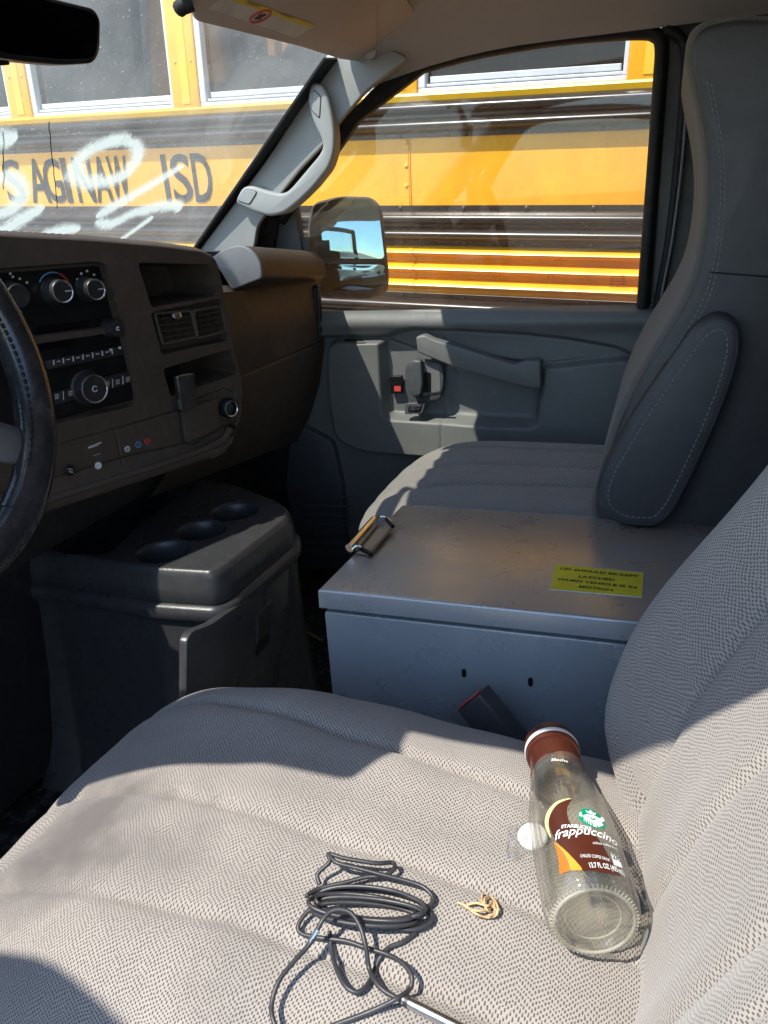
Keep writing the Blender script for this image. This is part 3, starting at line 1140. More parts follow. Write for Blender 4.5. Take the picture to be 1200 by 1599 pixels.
# airbag tag pressed into the headliner edge
q = [at(x, y, x=.745) for x, y in ((800, 14), (846, 10), (846, 28), (800, 32))]
tagp = B().prism(roundpoly(q, .012, 4), (.02, 0, 0), .003, 2, 1).build('trim_badge', 'liner', van)

# the driver door, swung part open beside the photographer (out of view to the left, seen in the mirror)
ddoor = empty('driver_door', (-.88, .93, -.2), 'white driver door of the van, swung part open', 'door')
dth = R(32)
DV = Vector((-math.sin(dth), -math.cos(dth), 0))
DH = Vector((-.89, .93, 0))


def DD(k, z):
    return DH + DV * k + Vector((0, 0, z))


dnn = Vector((-DV.y, DV.x, 0))
B().prism(roundpoly([DD(.0, -.25), DD(1.0, -.25), DD(1.0, .68), DD(.0, .68)], .03, 3), dnn * .07, .015, 3, 3).build('door_shell', 'van_paint', ddoor)
B().tube(catmull([DD(.02, .68) + dnn * .03, DD(.10, .83) + dnn * .03, DD(.30, 1.13) + dnn * .03, DD(.40, 1.215) + dnn * .03, DD(.60, 1.235) + dnn * .03, DD(.93, 1.225) + dnn * .03, DD(.985, 1.17) + dnn * .03, DD(1.0, .68) + dnn * .03], 5), .028, 10).build('door_frame', 'rubber', ddoor)
B().poly([DD(.04, .68) + dnn * .03, DD(.32, 1.13) + dnn * .03, DD(.42, 1.2) + dnn * .03, DD(.94, 1.2) + dnn * .03, DD(.98, .68) + dnn * .03]).build('door_glass', 'sideglass', ddoor, smooth=False)

bx('corner_sun_block', (-.80, .46, 1.18), (-.58, .655, 1.27), 'liner', van, .01)  # unseen block added to keep a stray sun spot off the seat

# ================================================================== passenger door
door = empty('passenger_door', (.84, .4, .0), 'grey moulded passenger door with pull strap, shut, below the side window', 'door')
DX = .80


def yz(px, py, x=.785):
    q = at(px, py, x=x)
    return (q.y, q.z)


ys = np.linspace(-.06, .86, 320)
zs = np.linspace(.02, .70, 250)
Y, Z = np.meshgrid(ys, zs, indexing='ij')


def pg(*pts, x=.785, r=0.0):
    q = [yz(a, b, x) for a, b in pts]
    return [(v.x, v.y) for v in roundpoly([(a, b, 0) for a, b in q], r, 5)] if r else q


outer = pg((511, 533), (606, 531), (640, 545), (845, 572), (905, 566), (975, 558), (1000, 568), (992, 742), (930, 738), (660, 713), (565, 706), (524, 684), (513, 610), r=.03)
scoop = pg((597, 528), (640, 524), (850, 566), (838, 664), (760, 661), (700, 656), (604, 650), (600, 600), r=.02)
deep = pg((690, 560), (836, 590), (834, 660), (700, 652), r=.03)
sill = pg((480, 478), (1040, 485), (1040, 560), (996, 558), (960, 542), (880, 528), (817, 521), (722, 515), (650, 513), (627, 516), (608, 524), (480, 527))
upper = pg((480, 478), (1040, 485), (1040, 600), (990, 560), (900, 566), (845, 572), (640, 545), (600, 531), (480, 527))
h = .048 * sm(sdf(outer, Y, Z), .007)
h -= .036 * sm(sdf(scoop, Y, Z), .009) * sm(sdf(outer, Y, Z), .007)
h -= .010 * sm(sdf(deep, Y, Z), .012)
h = np.maximum(h, .018 * sm(sdf(upper, Y, Z), .006))
h += .016 * sm(sdf(sill, Y, Z), .006)
# rolled top edge of the sill, the panel falling away below
h += .012 * np.exp(-((Z - .672) / .02) ** 2)
h -= np.clip((.36 - Z) / .34, 0, 1) ** 1.6 * .015
for ln in (((692, 530), (693, 600), (691, 712)), ((608, 528), (627, 520), (650, 517), (722, 519), (817, 525), (880, 532), (960, 546), (996, 562))):
    h -= .0035 * np.exp(-(linedist([yz(*q) for q in ln], Y, Z) / .0022) ** 2)
h += .0016 * np.exp(-(linedist([yz(*q) for q in ((655, 620), (700, 622), (715, 590), (700, 570))], Y, Z) / .004) ** 2)
X = DX + .02 - h
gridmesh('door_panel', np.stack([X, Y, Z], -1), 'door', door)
# outer skin of the door and the sill under the glass
bx('door_skin', (.845, -.06, -.20), (.90, .98, .672), 'van_paint', door, .015)
bx('glass_run', (.826, -.05, .655), (.846, .86, .683), 'rubber', door, .003)
# kick area in front of the panel
B().prism(roundpoly([at(x, y, x=.80) for x, y in ((455, 655), (520, 690), (535, 760), (540, 890), (470, 890), (445, 760))], .02, 3), (.03, 0, 0), .008, 2, 1).build('kick_panel', 'door_dark', door)
for k in range(7):
    y0 = 775 + k * 14.5
    a, b_ = at(478 - k * .5, y0, x=.79), at(545, y0 + 2, x=.79)
    B().tube([a, b_], .0035, 8).build('kick_rib', 'door_dark', door)
# frame round the glass
fp = [at(x, y, x=.818) for x, y in ((440, 345), (478, 290), (528, 218), (570, 168), (606, 132), (640, 111), (690, 95), (750, 80), (810, 69), (870, 60), (940, 53), (1000, 50), (1024, 54), (1034, 72), (1031, 130), (1020, 280), (1009, 420), (1003, 500))]
fp = catmull(fp, 5)
B().tube(fp, .021, 12, flat=(.62, 1.0), up=(1, 0, 0)).build('window_frame', 'rubber', door, sharp=180)
gp = [at(x, y, x=.836) for x, y in ((430, 520), (430, 350), (520, 220), (600, 130), (690, 90), (850, 55), (1010, 45), (1040, 60), (1010, 520))]
gl = B().poly(gp).build('side_glass', 'sideglass', door, smooth=False)
# small maker's marks etched low in the glass
for k in range(4):
    text_on('etched_mark', '= -- - ==', .0075, at(966, 431 + 4.2 * k, x=.834), (0, -1, 0), (0, 0, 1), 'black_print', gl)
# mirror sail: the triangle ahead of the glass
B().prism(roundpoly([at(x, y, x=.815) for x, y in ((418, 400), (420, 345), (440, 318), (462, 318), (474, 400))], .012, 4), (.02, 0, 0), .008, 3, 1).build('mirror_sail', 'door_dark', door)
B().tube(catmull([at(399, 396, x=.80), at(404, 362, x=.80), at(414, 342, x=.80), at(430, 332, x=.80)], 5), .010, 10).build('sail_seal', 'rubber', door)
# pull strap
st = [at(x, y, x=.752) for x, y in ((649, 526), (662, 523), (676, 530), (720, 543), (770, 559), (805, 570), (822, 563), (845, 564), (845, 607), (826, 607), (770, 591), (710, 574), (675, 560), (652, 550))]
B().prism(roundpoly(st, .006, 3), (.026, 0, 0), .010, 4, 1).build('pull_strap', 'door', door, sharp=50)
# latch cup and lever
cup = roundpoly([at(x, y, x=.774) for x, y in ((632, 572), (645, 560), (690, 566), (694, 590), (690, 622), (672, 632), (640, 630), (633, 612))], .014, 4)
cp = B().prism(cup, (.016, 0, 0), .004, 3, 1).build('latch_cup', 'door_dark', door)
B().prism(roundpoly([at(x, y, x=.7725) for x, y in ((657, 566), (687, 571), (689, 612), (659, 616))], .008, 3), (.004, 0, 0), .001, 1, 1).build('cup_hollow', 'door', cp)
B().prism(roundpoly([at(x, y, x=.771) for x, y in ((657, 580), (673, 582), (673, 612), (657, 612))], .003, 2), (.004, 0, 0), 0).build('cup_shadow_slot', 'black', cp)
B().prism(roundpoly([at(x, y, x=.752) for x, y in ((639, 574), (646, 562), (658, 563), (660, 600), (657, 618), (646, 621), (640, 612))], .006, 4), (.018, 0, 0), .007, 4, 1).build('latch_lever', 'door_dark', door)
B().tube([at(657, 618, x=.762), at(690, 613, x=.762)], .0035, 8).build('lever_arm', 'black', cp)
# lock switch with its red flash, window switch
B().prism(roundpoly([at(x, y, x=.792) for x, y in ((609, 588), (628, 587), (629, 614), (610, 615))], .002, 2), (.01, 0, 0), .001, 1, 1).build('lock_switch', 'black', door)
B().prism([at(x, y, x=.7905) for x, y in ((616, 603), (626, 603), (626, 611), (616, 611))], (.002, 0, 0), 0).build('red_flag', 'red_print', door)
B().prism(roundpoly([at(x, y, x=.766) for x, y in ((634, 630), (665, 628), (660, 646), (632, 647))], .005, 3), (.01, 0, 0), .001, 1, 1).build('switch_bezel', 'door_dark', door)
sw = B().prism(roundpoly([at(x, y, x=.764) for x, y in ((639, 633), (660, 632), (656, 643), (637, 643))], .003, 3), (.006, 0, 0), .001, 1, 1).build('window_switch', 'black', door)
B().prism([at(x, y, x=.7635) for x, y in ((641, 634), (658, 633), (655, 640), (640, 641))], (.001, 0, 0), 0).build('switch_mark', 'silver', sw)
# flap of the door pocket lock on the ledge
B().prism(roundpoly([at(x, y, x=.772) for x, y in ((538, 530), (568, 529), (568, 532.5), (538, 533))], .001, 2), (.003, 0, 0), 0).build('ledge_slot', 'black', door)

# ------------------------------------------------------------------ outside mirror on the passenger door
sm_ = empty('side_mirror', at(545, 400, x=1.02), 'black outside mirror with a split glass, beyond the passenger window', 'mirror')
mn = Vector((-.955, -.30, .085)).normalized()
mp0 = at(545, 390, x=1.00)


def atm(px, py, lift=0.0):
    return atp(px, py, mp0 + mn * lift, mn)


hs = roundpoly([atm(x, y) for x, y in ((480, 350), (487, 316), (530, 305), (580, 306), (596, 322), (607, 430), (605, 458), (580, 468), (500, 466), (486, 450))], .02, 6)
B().prism(hs, -mn * .09, .018, 4, 3).build('mirror_housing', 'mirror_housing', sm_)


def convex(name, pts, r, rad, tilt=0.0):
    """convex mirror glass: outline on the mirror plane, bulged like a slice of a sphere of radius rad"""
    q = roundpoly([atm(x, y, .002) for x, y in pts], r, 5)
    c = sum(q, Vector()) / len(q)
    e1 = Vector((0, 0, 1)).cross(mn).normalized()
    e2 = mn.cross(e1)
    st = [Vector(((p - c).dot(e1), (p - c).dot(e2))) for p in q]
    gs_ = np.arange(-.16, .16, .012)
    A, C_ = np.meshgrid(gs_, gs_, indexing='ij')
    ins = sdf(st, A, C_) < -.003
    pp = st + [Vector((a, b)) for a, b in zip(A[ins], C_[ins])]
    n = len(st)
    res = delaunay_2d_cdt(pp, [(i, (i + 1) % n) for i in range(n)], [], 1, 1e-7)
    V = [c + e1 * v.x + e2 * v.y + mn * (.004 - (v.x ** 2 + v.y ** 2) / (2 * rad) + tilt * v.y) for v in res[0]]
    return pydata(name, V, res[2], 'mirror', sm_, sharp=180)


convex('mirror_glass', ((484, 352), (490, 320), (530, 309), (578, 310), (591, 324), (601, 404), (486, 402)), .012, 1.5, -.02)
convex('spotter_glass', ((488, 412), (601, 413), (603, 445), (595, 453), (505, 455), (490, 446)), .010, .9, .16)
B().prism([atm(x, y, .004) for x, y in ((486, 405), (601, 406.5), (602, 410.5), (487, 410))], -mn * .004, 0).build('glass_divider', 'black', sm_)
B().tube([at(500, 440, x=.98) - mn * .03, at(470, 430, x=.86)], .02, 10).build('mirror_arm', 'mirror_housing', sm_)

# ------------------------------------------------------------------ passenger sun visor and inside mirror
VP0 = Vector((.4, .668, 1.156))
vn = Vector((0, .34, 1.0)).normalized()


def atv(px, py, lift=0.0):
    return atp(px, py, VP0 - vn * lift, vn)


visor = empty('sun_visor', (.45, .55, 1.2), 'beige sun visor with a yellow and white warning sticker, folded up', 'sun visor')
vo = [atv(x, y) for x, y in ((300, -40), (300, 20), (305, 34), (380, 52), (470, 74), (530, 93), (562, 97), (590, 88), (592, -40))]
vz = roundpoly(vo, .012, 4)
B().prism(vz, vn * .014, .006, 4, 3).build('visor_panel', 'visor', visor)
vo = [atv(x, y, -.003) for x, y in ((575, 86), (600, 94), (640, 88), (657, 62), (655, 30), (630, -10), (580, -40))]
B().prism(roundpoly(vo, .03, 6), vn * .016, .007, 4, 3).build('visor_end_flap', 'visor', visor)
B().tube([atv(578, 80), atv(600, 101, .0), atv(625, 112, -.02)], .012, 10).build('visor_arm', 'visor', visor)
B().tube([atv(300, 4), atv(284, 10), atv(280, 14)], .010, 10).build('visor_clip', 'rubber', visor)
for (x, y) in ((519, 80), (566, 76), (581, 87)):
    B().lathe([(0, .001), (.004, .0008), (.005, 0)], atv(x, y, .0), -vn, 10).build('hinge_dimple', 'liner', visor)
lab = B().prism([atv(x, y, .0008) for x, y in ((327, 13), (352, -7), (493, 39), (462, 59))], vn * .0005, 0).build('warning_sticker', 'paper', visor, smooth=False)
B().prism([atv(x, y, .0012) for x, y in ((349, -4), (356, -10), (493, 39), (485, 43))], vn * .0003, 0).build('sticker_band', 'yellow_print', lab, smooth=False)
cc = atv(407, 25, .0013)
ex = (atv(412, 26.6, .0013) - atv(402, 23.4, .0013)).normalized()
ey = vn.cross(ex).normalized()
ring = [cc + ex * math.cos(t) * .0165 + ey * math.sin(t) * .0165 for t in np.linspace(0, 2 * math.pi, 28, endpoint=False)]
B().tube(ring, .0016, 6, True).build('ban_ring', 'red_print', lab)
B().tube([cc + (ex + ey) * .0115, cc - (ex + ey) * .0115], .0014, 6).build('ban_stroke', 'red_print', lab)
for a_, b_ in (((-.004, .008), (.004, -.007)), ((.006, .004), (-.006, -.002))):
    B().tube([cc + ex * a_[0] + ey * a_[1], cc + ex * b_[0] + ey * b_[1]], .0018, 6).build('pictogram', 'black_print', lab)


def visor_text(t, px, py, size):
    ux_ = (atv(px + 20, py + 6.6) - atv(px, py)).normalized()
    text_on('sticker_print', t, size, atv(px, py, .0014), ux_, ux_.cross(vn), 'black_print', lab, lift=0)


visor_text('WARNING', 447, 24, .0085)
visor_text('WARNING', 396, 7, .0075)
for k in range(6):
    visor_text('- -- --- - ---- --', 440 - k * 2.2, 30.5 + k * 3.6, .006)
    visor_text('- --- -- - --- -', 362 - k * 2.4, 3.5 + k * 3.4, .006)

dvis = empty('sun_visor', (-.35, .58, 1.2), 'beige sun visor above the steering wheel, over the driver seat', 'sun visor')
B().prism([Vector((-q.x, q.y, q.z)) for q in vz], vn * .014, .006, 4, 3).build('visor_panel', 'visor', dvis)
B().tube([Vector((-.60, .64, 1.175)), Vector((-.64, .60, 1.20)), Vector((-.66, .58, 1.24))], .010, 10).build('visor_arm', 'visor', dvis)

rvm = empty('rear_view_mirror', at(60, 40, d=.78), 'black rear-view mirror hanging at the top of the windscreen', 'mirror')
rn = Vector((-.28, -.95, -.08)).normalized()
rp0 = at(60, 40, d=.78)


def atr(px, py, lift=0.0):
    return atp(px, py, rp0 + rn * lift, rn)


q = roundpoly([atr(x, y) for x, y in ((-90, 60), (-90, -35), (60, -10), (150, 12), (160, 30), (159, 80), (150, 98), (100, 101), (20, 93))], .014, 5)
B().prism(q, -rn * .03, .008, 4, 3).build('mirror_shell', 'black', rvm)
q = roundpoly([atr(x, y, .0015) for x, y in ((-84, 54), (-84, -28), (60, -3), (145, 18), (154, 32), (153, 78), (146, 92), (100, 94), (20, 86))], .012, 5)
M_['dim_mirror'] = plain('dimmed_mirror', (.05, .05, .055), .04, 1.0)
B().prism(q, -rn * .002, .0005, 1, 1).build('mirror_glass', 'dim_mirror', rvm)
B().tube([rp0 - rn * .02 + Vector((-.03, 0, .01)), rp0 + Vector((-.04, .03, .05)), rp0 + Vector((-.04, .06, .12))], .009, 10).build('mirror_stalk', 'black', rvm)
B().prism(roundpoly([atr(x, y, -.004) for x, y in ((-10, 92), (15, 94), (16, 101), (-10, 102))], .002, 2), -rn * .01, .001, 1).build('dip_lever', 'black', rvm)

# ------------------------------------------------------------------ white marks painted on the windscreen
def stroke(pts, wid, name='paint_stroke', lift=.002, sc=1.0):
    """ribbon of paint on the glass: pts in photo pixels, wid in metres (one per point or one)"""
    P = catmull([atw(x, y, lift) for x, y in pts], 10)
    k = len(P)
    wd = np.interp(np.linspace(0, 1, k), np.linspace(0, 1, len(wid)), wid) if hasattr(wid, '__len__') else [wid] * k
    V, U, F_ = [], [], []
    m_ = 9
    for i, p in enumerate(P):
        t = (P[min(i + 1, k - 1)] - P[max(i - 1, 0)]).normalized()
        a = t.cross(wnor).normalized()
        endf = min(1, min(i, k - 1 - i) / 3 + .25)
        for j in range(m_):
            s = -1 + 2 * j / (m_ - 1)
            V.append(p + a * s * wd[i] * 1.3)
            U.append((i / k, s * (1 if endf >= 1 else 1 / max(endf, .3))))
    for i in range(k - 1):
        for j in range(m_ - 1):
            F_.append((i * m_ + j, i * m_ + j + 1, (i + 1) * m_ + j + 1, (i + 1) * m_ + j))
    o = pydata(name, V, F_, 'chalk', None, uv=U, smooth=False)
    return o


PAINT = []
pm = empty('window_paint', atw(165, 245, .002), 'white paint ring scrawled on the windscreen over the bus lettering', 'paint mark')
o = stroke([(205, 216), (170, 222), (135, 238), (118, 262), (128, 280), (160, 284), (195, 272), (213, 248), (212, 228), (190, 218)], [.014, .016, .018, .021, .019, .018, .018, .019, .014, .008])
parent_fix(o, pm)
pm2 = empty('window_paint', atw(220, 300, .002), 'white paint slash and hook scrawled below the letters ISD', 'paint mark')
for args in (([(150, 338), (200, 310), (250, 280), (288, 258)], [.020, .017, .014, .010]), ([(150, 345), (175, 350), (215, 330), (270, 320), (282, 328)], [.012, .016, .016, .018, .012]), ([(240, 338), (215, 356), (185, 377)], [.010, .010, .008])):
    o = stroke(*args)
    parent_fix(o, pm2)
pm3 = empty('window_paint', atw(20, 290, .002), 'white paint curl at the edge of view low on the windscreen', 'paint mark')
for args in (([(-30, 230), (0, 220), (28, 214)], [.02, .022, .012]), ([(-20, 340), (20, 325), (34, 300), (22, 280), (-5, 275)], [.016, .017, .018, .016, .014])):
    o = stroke(*args)
    parent_fix(o, pm3)
pm4 = empty('window_paint', atw(60, 350, .002), 'faint white paint smears along the foot of the windscreen', 'paint mark')
for args in (([(-20, 372), (25, 348), (70, 322)], [.022, .020, .014]), ([(60, 372), (95, 360), (125, 358)], [.018, .018, .012])):
    o = stroke(*args)
    parent_fix(o, pm4)

# ================================================================== dashboard
dash = empty('dashboard', (.2, .85, .3), 'dark grey dashboard with radio, air vents and open cubbies', 'dashboard')
Q0 = Vector((.27, .66, 0))
SU = Vector((.933, -.36, 0)).normalized()
SN = Vector((-SU.y, SU.x, 0)) * -1
SN = SN if SN.y < 0 else -SN


def ats(px, py, lift=0.0):
    """point on the face of the centre stack (lift towards the cab)"""
    return atp(px, py, Q0 + SN * lift, SN)


def sz(px, py, lift=0.0):
    q = ats(px, py, lift) - Q0
    return (q.dot(SU), q.z)


def SP(s, z, lift=0.0):
    return Q0 + SU * s + SN * lift + Vector((0, 0, z))


def spg(*pts, r=0.0, lift=0.0):
    q = [sz(a, b, lift) for a, b in pts]
    return [(v.x, v.y) for v in roundpoly([(a, b, 0) for a, b in q], r, 5)] if r else q


ss = np.linspace(-.62, .045, 560)
zz = np.linspace(.44, .95, 440)
Sg, Zg = np.meshgrid(ss, zz, indexing='ij')
outl = spg((-420, 345), (-80, 353), (0, 364), (150, 372), (260, 382), (318, 390), (340, 402), (349, 440), (360, 500), (372, 560), (382, 600), (380, 650), (364, 688), (343, 710), (212, 754), (84, 796), (0, 824), (-420, 950), r=.018)
d0 = sdf(outl, Sg, Zg)
h = -.10 * np.clip((d0 + .004) / .03, 0, 1) ** 1.5 - .05 * np.clip(d0 / .05, 0, 1)
bez = spg((-420, 445), (-10, 421), (158, 409), (168, 416), (217, 622), (209, 633), (100, 658), (-420, 760), r=.008)
h -= .016 * sm(sdf(bez, Sg, Zg), .0011)
bar = spg((-420, 590), (0, 532), (186, 508), (188, 519), (0, 548), (-420, 606), r=.003)
h += .013 * sm(sdf(bar, Sg, Zg), .0015)
for poly, dep in ((((217, 411), (326, 414), (340, 460), (238, 479)), .11), (((237, 489), (345, 467), (357, 531), (254, 553)), .022), (((256, 577), (359, 546), (371, 583), (268, 618)), .11)):
    h -= dep * sm(sdf(spg(*poly, r=.005), Sg, Zg), .0011)
for ln in (((95, 693), (200, 664), (280, 640)), ((280, 638), (288, 690), (300, 694), (372, 655)), ((310, 622), (352, 606), (366, 612), (370, 650)), ((180, 672), (192, 726)), ((-100, 800), (90, 745), (200, 712), (300, 690))):
    h -= .0030 * np.exp(-(linedist([sz(*q) for q in ln], Sg, Zg) / .0011) ** 2)
low = spg((-420, 910), (-420, 865), (0, 782), (200, 727), (350, 684), (364, 688), (343, 710), (212, 754), (84, 796), (0, 824), r=.004)
h += .012 * sm(sdf(low, Sg, Zg), .012)
P = np.zeros(Sg.shape + (3,))
for i in range(3):
    P[..., i] = Q0[i] + SU[i] * Sg + SN[i] * h + (Zg if i == 2 else 0)
kq = d0 < np.where((Zg > .835) | ((Zg > .80) & (Sg < -.05)), .005, .040)
gridmesh('stack_face', P, 'dash', dash, sharp=60, keep=kq[:-1, :-1] & kq[1:, 1:])
# back of the cubbies is closed by the body of the dash; top of the dash runs to the windscreen
top = [ats(x, y, -.03) for x, y in ((-420, 349), (-80, 357), (0, 368), (150, 376), (260, 386), (316, 394))]
rows = []
for t in np.linspace(0, 1, 8):
    rows.append([(q.x * (1 - t) + q.x * t, q.y * (1 - t) + 1.04 * t, (q.z - .004) * (1 - t) + .815 * t + .006 * math.sin(math.pi * t)) for q in top])
gridmesh('dash_top', np.array(rows), 'dash', dash)
bx('dash_core', (-.80, .86, .45), (.80, 1.02, .80), 'dash_dark', dash, .02)
B().prism([SP(.0, .50, -.125), SP(.0, .85, -.125), SP(-.2, .85, -.125), SP(-.2, .50, -.125)], -SN * .02, 0).build('cubby_back', 'black', dash)
# passenger side: panel with its cover seam, knee area below
prof = [((364, 450), .42), ((378, 583), .42), ((380, 590), .42), ((370, 690), .42)]
rows = []
for x, pts in ((.24, None), (.42, ((352, 445), (366, 455), (374, 520), (378, 583), (379, 586), (379, 590), (372, 640), (352, 705), (330, 740))), (.60, None), (.792, ((488, 430), (494, 445), (501, 490), (505, 530), (505, 532), (505, 536), (497, 600), (482, 650), (462, 690)))):
    rows.append((x, pts))
L_ = [at(*p, x=.42) for p in rows[1][1]]
R_ = [at(*p, x=.792) for p in rows[3][1]]
gr = []
for x in np.linspace(.22, .80, 24):
    t = (x - .42) / .372
    r_ = []
    for k, (a, b_) in enumerate(zip(L_, R_)):
        q = a.lerp(b_, t)
        q.x = x
        if k in (4,):
            q.y += .005
        r_.append(q)
    gr.append([tuple(q) for q in r_])
gridmesh('airbag_panel', np.array(gr), 'dash', dash, sharp=50)
# hood over the passenger panel: swept section with an end cap facing the driver
capL = roundpoly([at(x, y, x=.42) for x, y in ((333, 402), (352, 387), (380, 382), (398, 393), (409, 413), (410, 434), (364, 452))], [.004, .02, .02, .012, .012, .006, .006], 4)
cshift = at(509, 424, x=.795) - at(410, 424, x=.42)
capR = [q + cshift for q in capL]
n = len(capL)
V, Fc = [], []
steps = 10
for k in range(steps + 1):
    t = k / steps
    for a, b_ in zip(capL, capR):
        V.append(a.lerp(b_, t))
c0 = sum(capL, Vector()) / n
for k in range(steps):
    for i in range(n):
        j = (i + 1) % n
        Fc.append((k * n + i, k * n + j, (k + 1) * n + j, (k + 1) * n + i))
Fc.append(tuple(range(steps * n, steps * n + n)))
pydata('dash_hood', V, Fc, 'dash', dash, sharp=50)
B().prism([c0 + (q - c0) * 1.012 + Vector((-.004, 0, 0)) for q in capL], (.006, 0, 0), .003, 3, 1).build('hood_end_cap', 'hood', dash)
tr = [at(x, y, x=.80) for x, y in ((420, 402), (470, 402))]
gridmesh('dash_shelf', np.array([[(x, y, z) for (y, z) in ((.80, .835), (.88, .838), (1.03, .822))] for x in np.linspace(.30, .80, 6)]), 'dash', dash)
# side outlet at the door end: housing and upright slats
q = roundpoly([at(x, y, x=.775) for x, y in ((480, 447), (497, 444), (503, 480), (504, 520), (495, 533), (487, 528))], .006, 3)
B().prism(q, (.02, .012, 0), .003, 2, 1).build('side_outlet', 'black', dash)
for k in range(4):
    a, b_ = at(483.5 + k * 4.2, 450, x=.772), at(489.5 + k * 3.6, 524, x=.772)
    B().tube([a, b_], .0022, 6).build('outlet_slat', 'dash_dark', dash)

# radio and climate panels sunk in the frame
def splate(name, pts, lift, mat, parent=dash, thick=.004, bev=.001, r=.003):
    return B().prism(roundpoly([ats(x, y, lift) for x, y in pts], r, 3), -SN * thick, bev, 2, 1).build(name, mat, parent)


clim = splate('climate_panel', ((-300, 441), (-8, 427), (155, 415), (178, 503), (0, 529), (-300, 572)), -.0125, 'black')
radio = splate('radio', ((-300, 590), (0, 549), (189, 521), (212, 624), (100, 652), (-300, 744)), -.012, 'black')
scr = splate('radio_screen', ((35, 535), (60, 509), (166, 497), (188, 534), (80, 559), (35, 566)), -.0105, 'screen', radio, .002)
splate('button_row', ((70, 563), (192, 541), (195, 553), (75, 577)), -.009, 'dash_dark', radio, .003)
for k in range(7):
    x, y = 84 + 15.2 * k, 566 - 2.9 * k
    splate('button_mark', ((x - 1.1, y - 4), (x + .6, y - 4.3), (x + 1.4, y + 4), (x - .3, y + 4.3)), -.0082, 'white_print', radio, .0006, 0, .0001)
    if k < 6:
        splate('button_mark', ((x + 5, y - 2.2), (x + 10, y - 3), (x + 10.2, y - 1.6), (x + 5.2, y - .8)), -.0082, 'white_print', radio, .0006, 0, .0001)
for (x, y) in ((173, 546), (187, 543)):
    splate('button_mark', ((x - 2, y - 1.6), (x + 2, y - 2.2), (x + 2.4, y + 1.6), (x - 1.6, y + 2.2)), -.0082, 'white_print', radio, .0006, 0, .0001)
for pts in (((84, 613), (120, 604), (124, 622), (88, 632)), ((160, 590), (205, 578), (209, 596), (164, 610))):
    splate('lower_buttons', pts, -.0095, 'dash_dark', radio, .003)
for (x, y) in ((89, 620), (110, 615), (168, 600), (184, 597), (200, 593)):
    for k in range(3):
        splate('button_mark', ((x - 3, y - 3.5 + k * 2.8), (x + 3, y - 4.7 + k * 2.8), (x + 3.1, y - 3.7 + k * 2.8), (x - 2.9, y - 2.5 + k * 2.8)), -.0087, 'white_print', radio, .0005, 0, .0001)
for (x, y) in ((99, 618), (176, 599), (192, 594)):
    splate('button_mark', ((x - .6, y - 7), (x + .5, y - 7.2), (x + 1, y + 6), (x - .1, y + 6.2)), -.0087, 'white_print', radio, .0005, 0, .0001)


def knob(name, px, py, rad, ln, parent, ring=True, lift=-.012, dot=True, symbol=None):
    c = ats(px, py, lift + ln)
    c0_ = c - SN * ln
    ko = B().lathe([(rad * 1.12, 0), (rad * 1.12, ln * .12), (rad * 1.0, ln * .2), (rad * .93, ln * .85), (rad * .86, ln), (0, ln)], c0_, SN, 32).build(name, 'dash_dark', parent)
    if ring:
        B().tube([c + SN * .0004 + (SU * math.cos(t) + Vector((0, 0, 1)) * math.sin(t)) * rad * .86 for t in np.linspace(0, 2 * math.pi, 32, endpoint=False)], .0013, 6, True).build('knob_ring', 'silver', ko)
    if dot:
        B().box(c + SN * .0004 + SU * rad * .45, (rad * .5, .0006, .0011), frame3(SU, SN, (0, 0, 1))).build('knob_pointer', 'white_print', ko)
    if symbol:
        B().tube([c + SN * .0006 + (SU * math.cos(t) + Vector((0, 0, 1)) * math.sin(t)) * rad * .17 for t in np.linspace(.6, 2 * math.pi - .6, 14)], .0008, 5).build('power_symbol', 'white_print', ko)
    return ko


knob('temperature_knob', 98, 455, .0165, .026, dash)
knob('mode_knob', 150, 452, .0155, .026, dash)
knob('fan_knob', 30, 462, .0165, .022, dash, ring=False, dot=False)
knob('volume_knob', 184, 513, .0125, .024, dash, ring=False, dot=False, symbol=True)
knob('tuning_knob', 148, 607, .0225, .022, dash, ring=True, dot=False, symbol=True)
# printed scales round the climate knobs
cc = ats(86, 452, -.0118)
for t0, t1, mat in ((1.2, 2.6, 'blue_print'), (.2, 1.1, 'red_print')):
    pth = [cc + (SU * math.cos(t) + Vector((0, 0, 1)) * math.sin(t)) * .0225 for t in np.linspace(t0, t1, 14)]
    B().tube(pth, .0011, 6, flat=(1, 1)).build('temperature_scale', mat, clim)
for (x, y) in ((119, 443), (119, 449), (121, 436), (127, 427), (136, 423), (147, 429), (20, 432), (31, 435), (16, 427), (42, 441)):
    splate('scale_mark', ((x - 1.6, y - 1.6), (x + 1.6, y - 1.9), (x + 1.9, y + 1.6), (x - 1.3, y + 1.9)), -.0118, 'white_print', clim, .0006, 0, .0001)
# centre air vents: two frames of slats, one with a clip-on disc
def vent(pts, nsl, nv, parent):
    a, b_, c, d = [ats(x, y, -.003) for x, y in pts]
    vo_ = B()
    fr_ = roundpoly([a, b_, c, d], .003, 2)
    vo_.tube(fr_, .0024, 6, True)
    v_ = vo_.build('air_vent', 'dash', parent)
    for k in range(1, nsl):
        t = k / nsl
        p, q_ = a.lerp(d, t), b_.lerp(c, t)
        o = B().prism([p + Vector((0, 0, .001)), q_ + Vector((0, 0, .001)), q_ + Vector((0, 0, -.0012)) - SN * .010, p + Vector((0, 0, -.0012)) - SN * .010], Vector((0, 0, -.0012)), 0).build('slat', 'dash', v_)
    for k in range(1, nv):
        t = k / nv
        p, q_ = a.lerp(b_, t) - SN * .012, d.lerp(c, t) - SN * .012
        B().tube([p, q_], .0011, 5).build('vane', 'dash_dark', v_)
    return v_


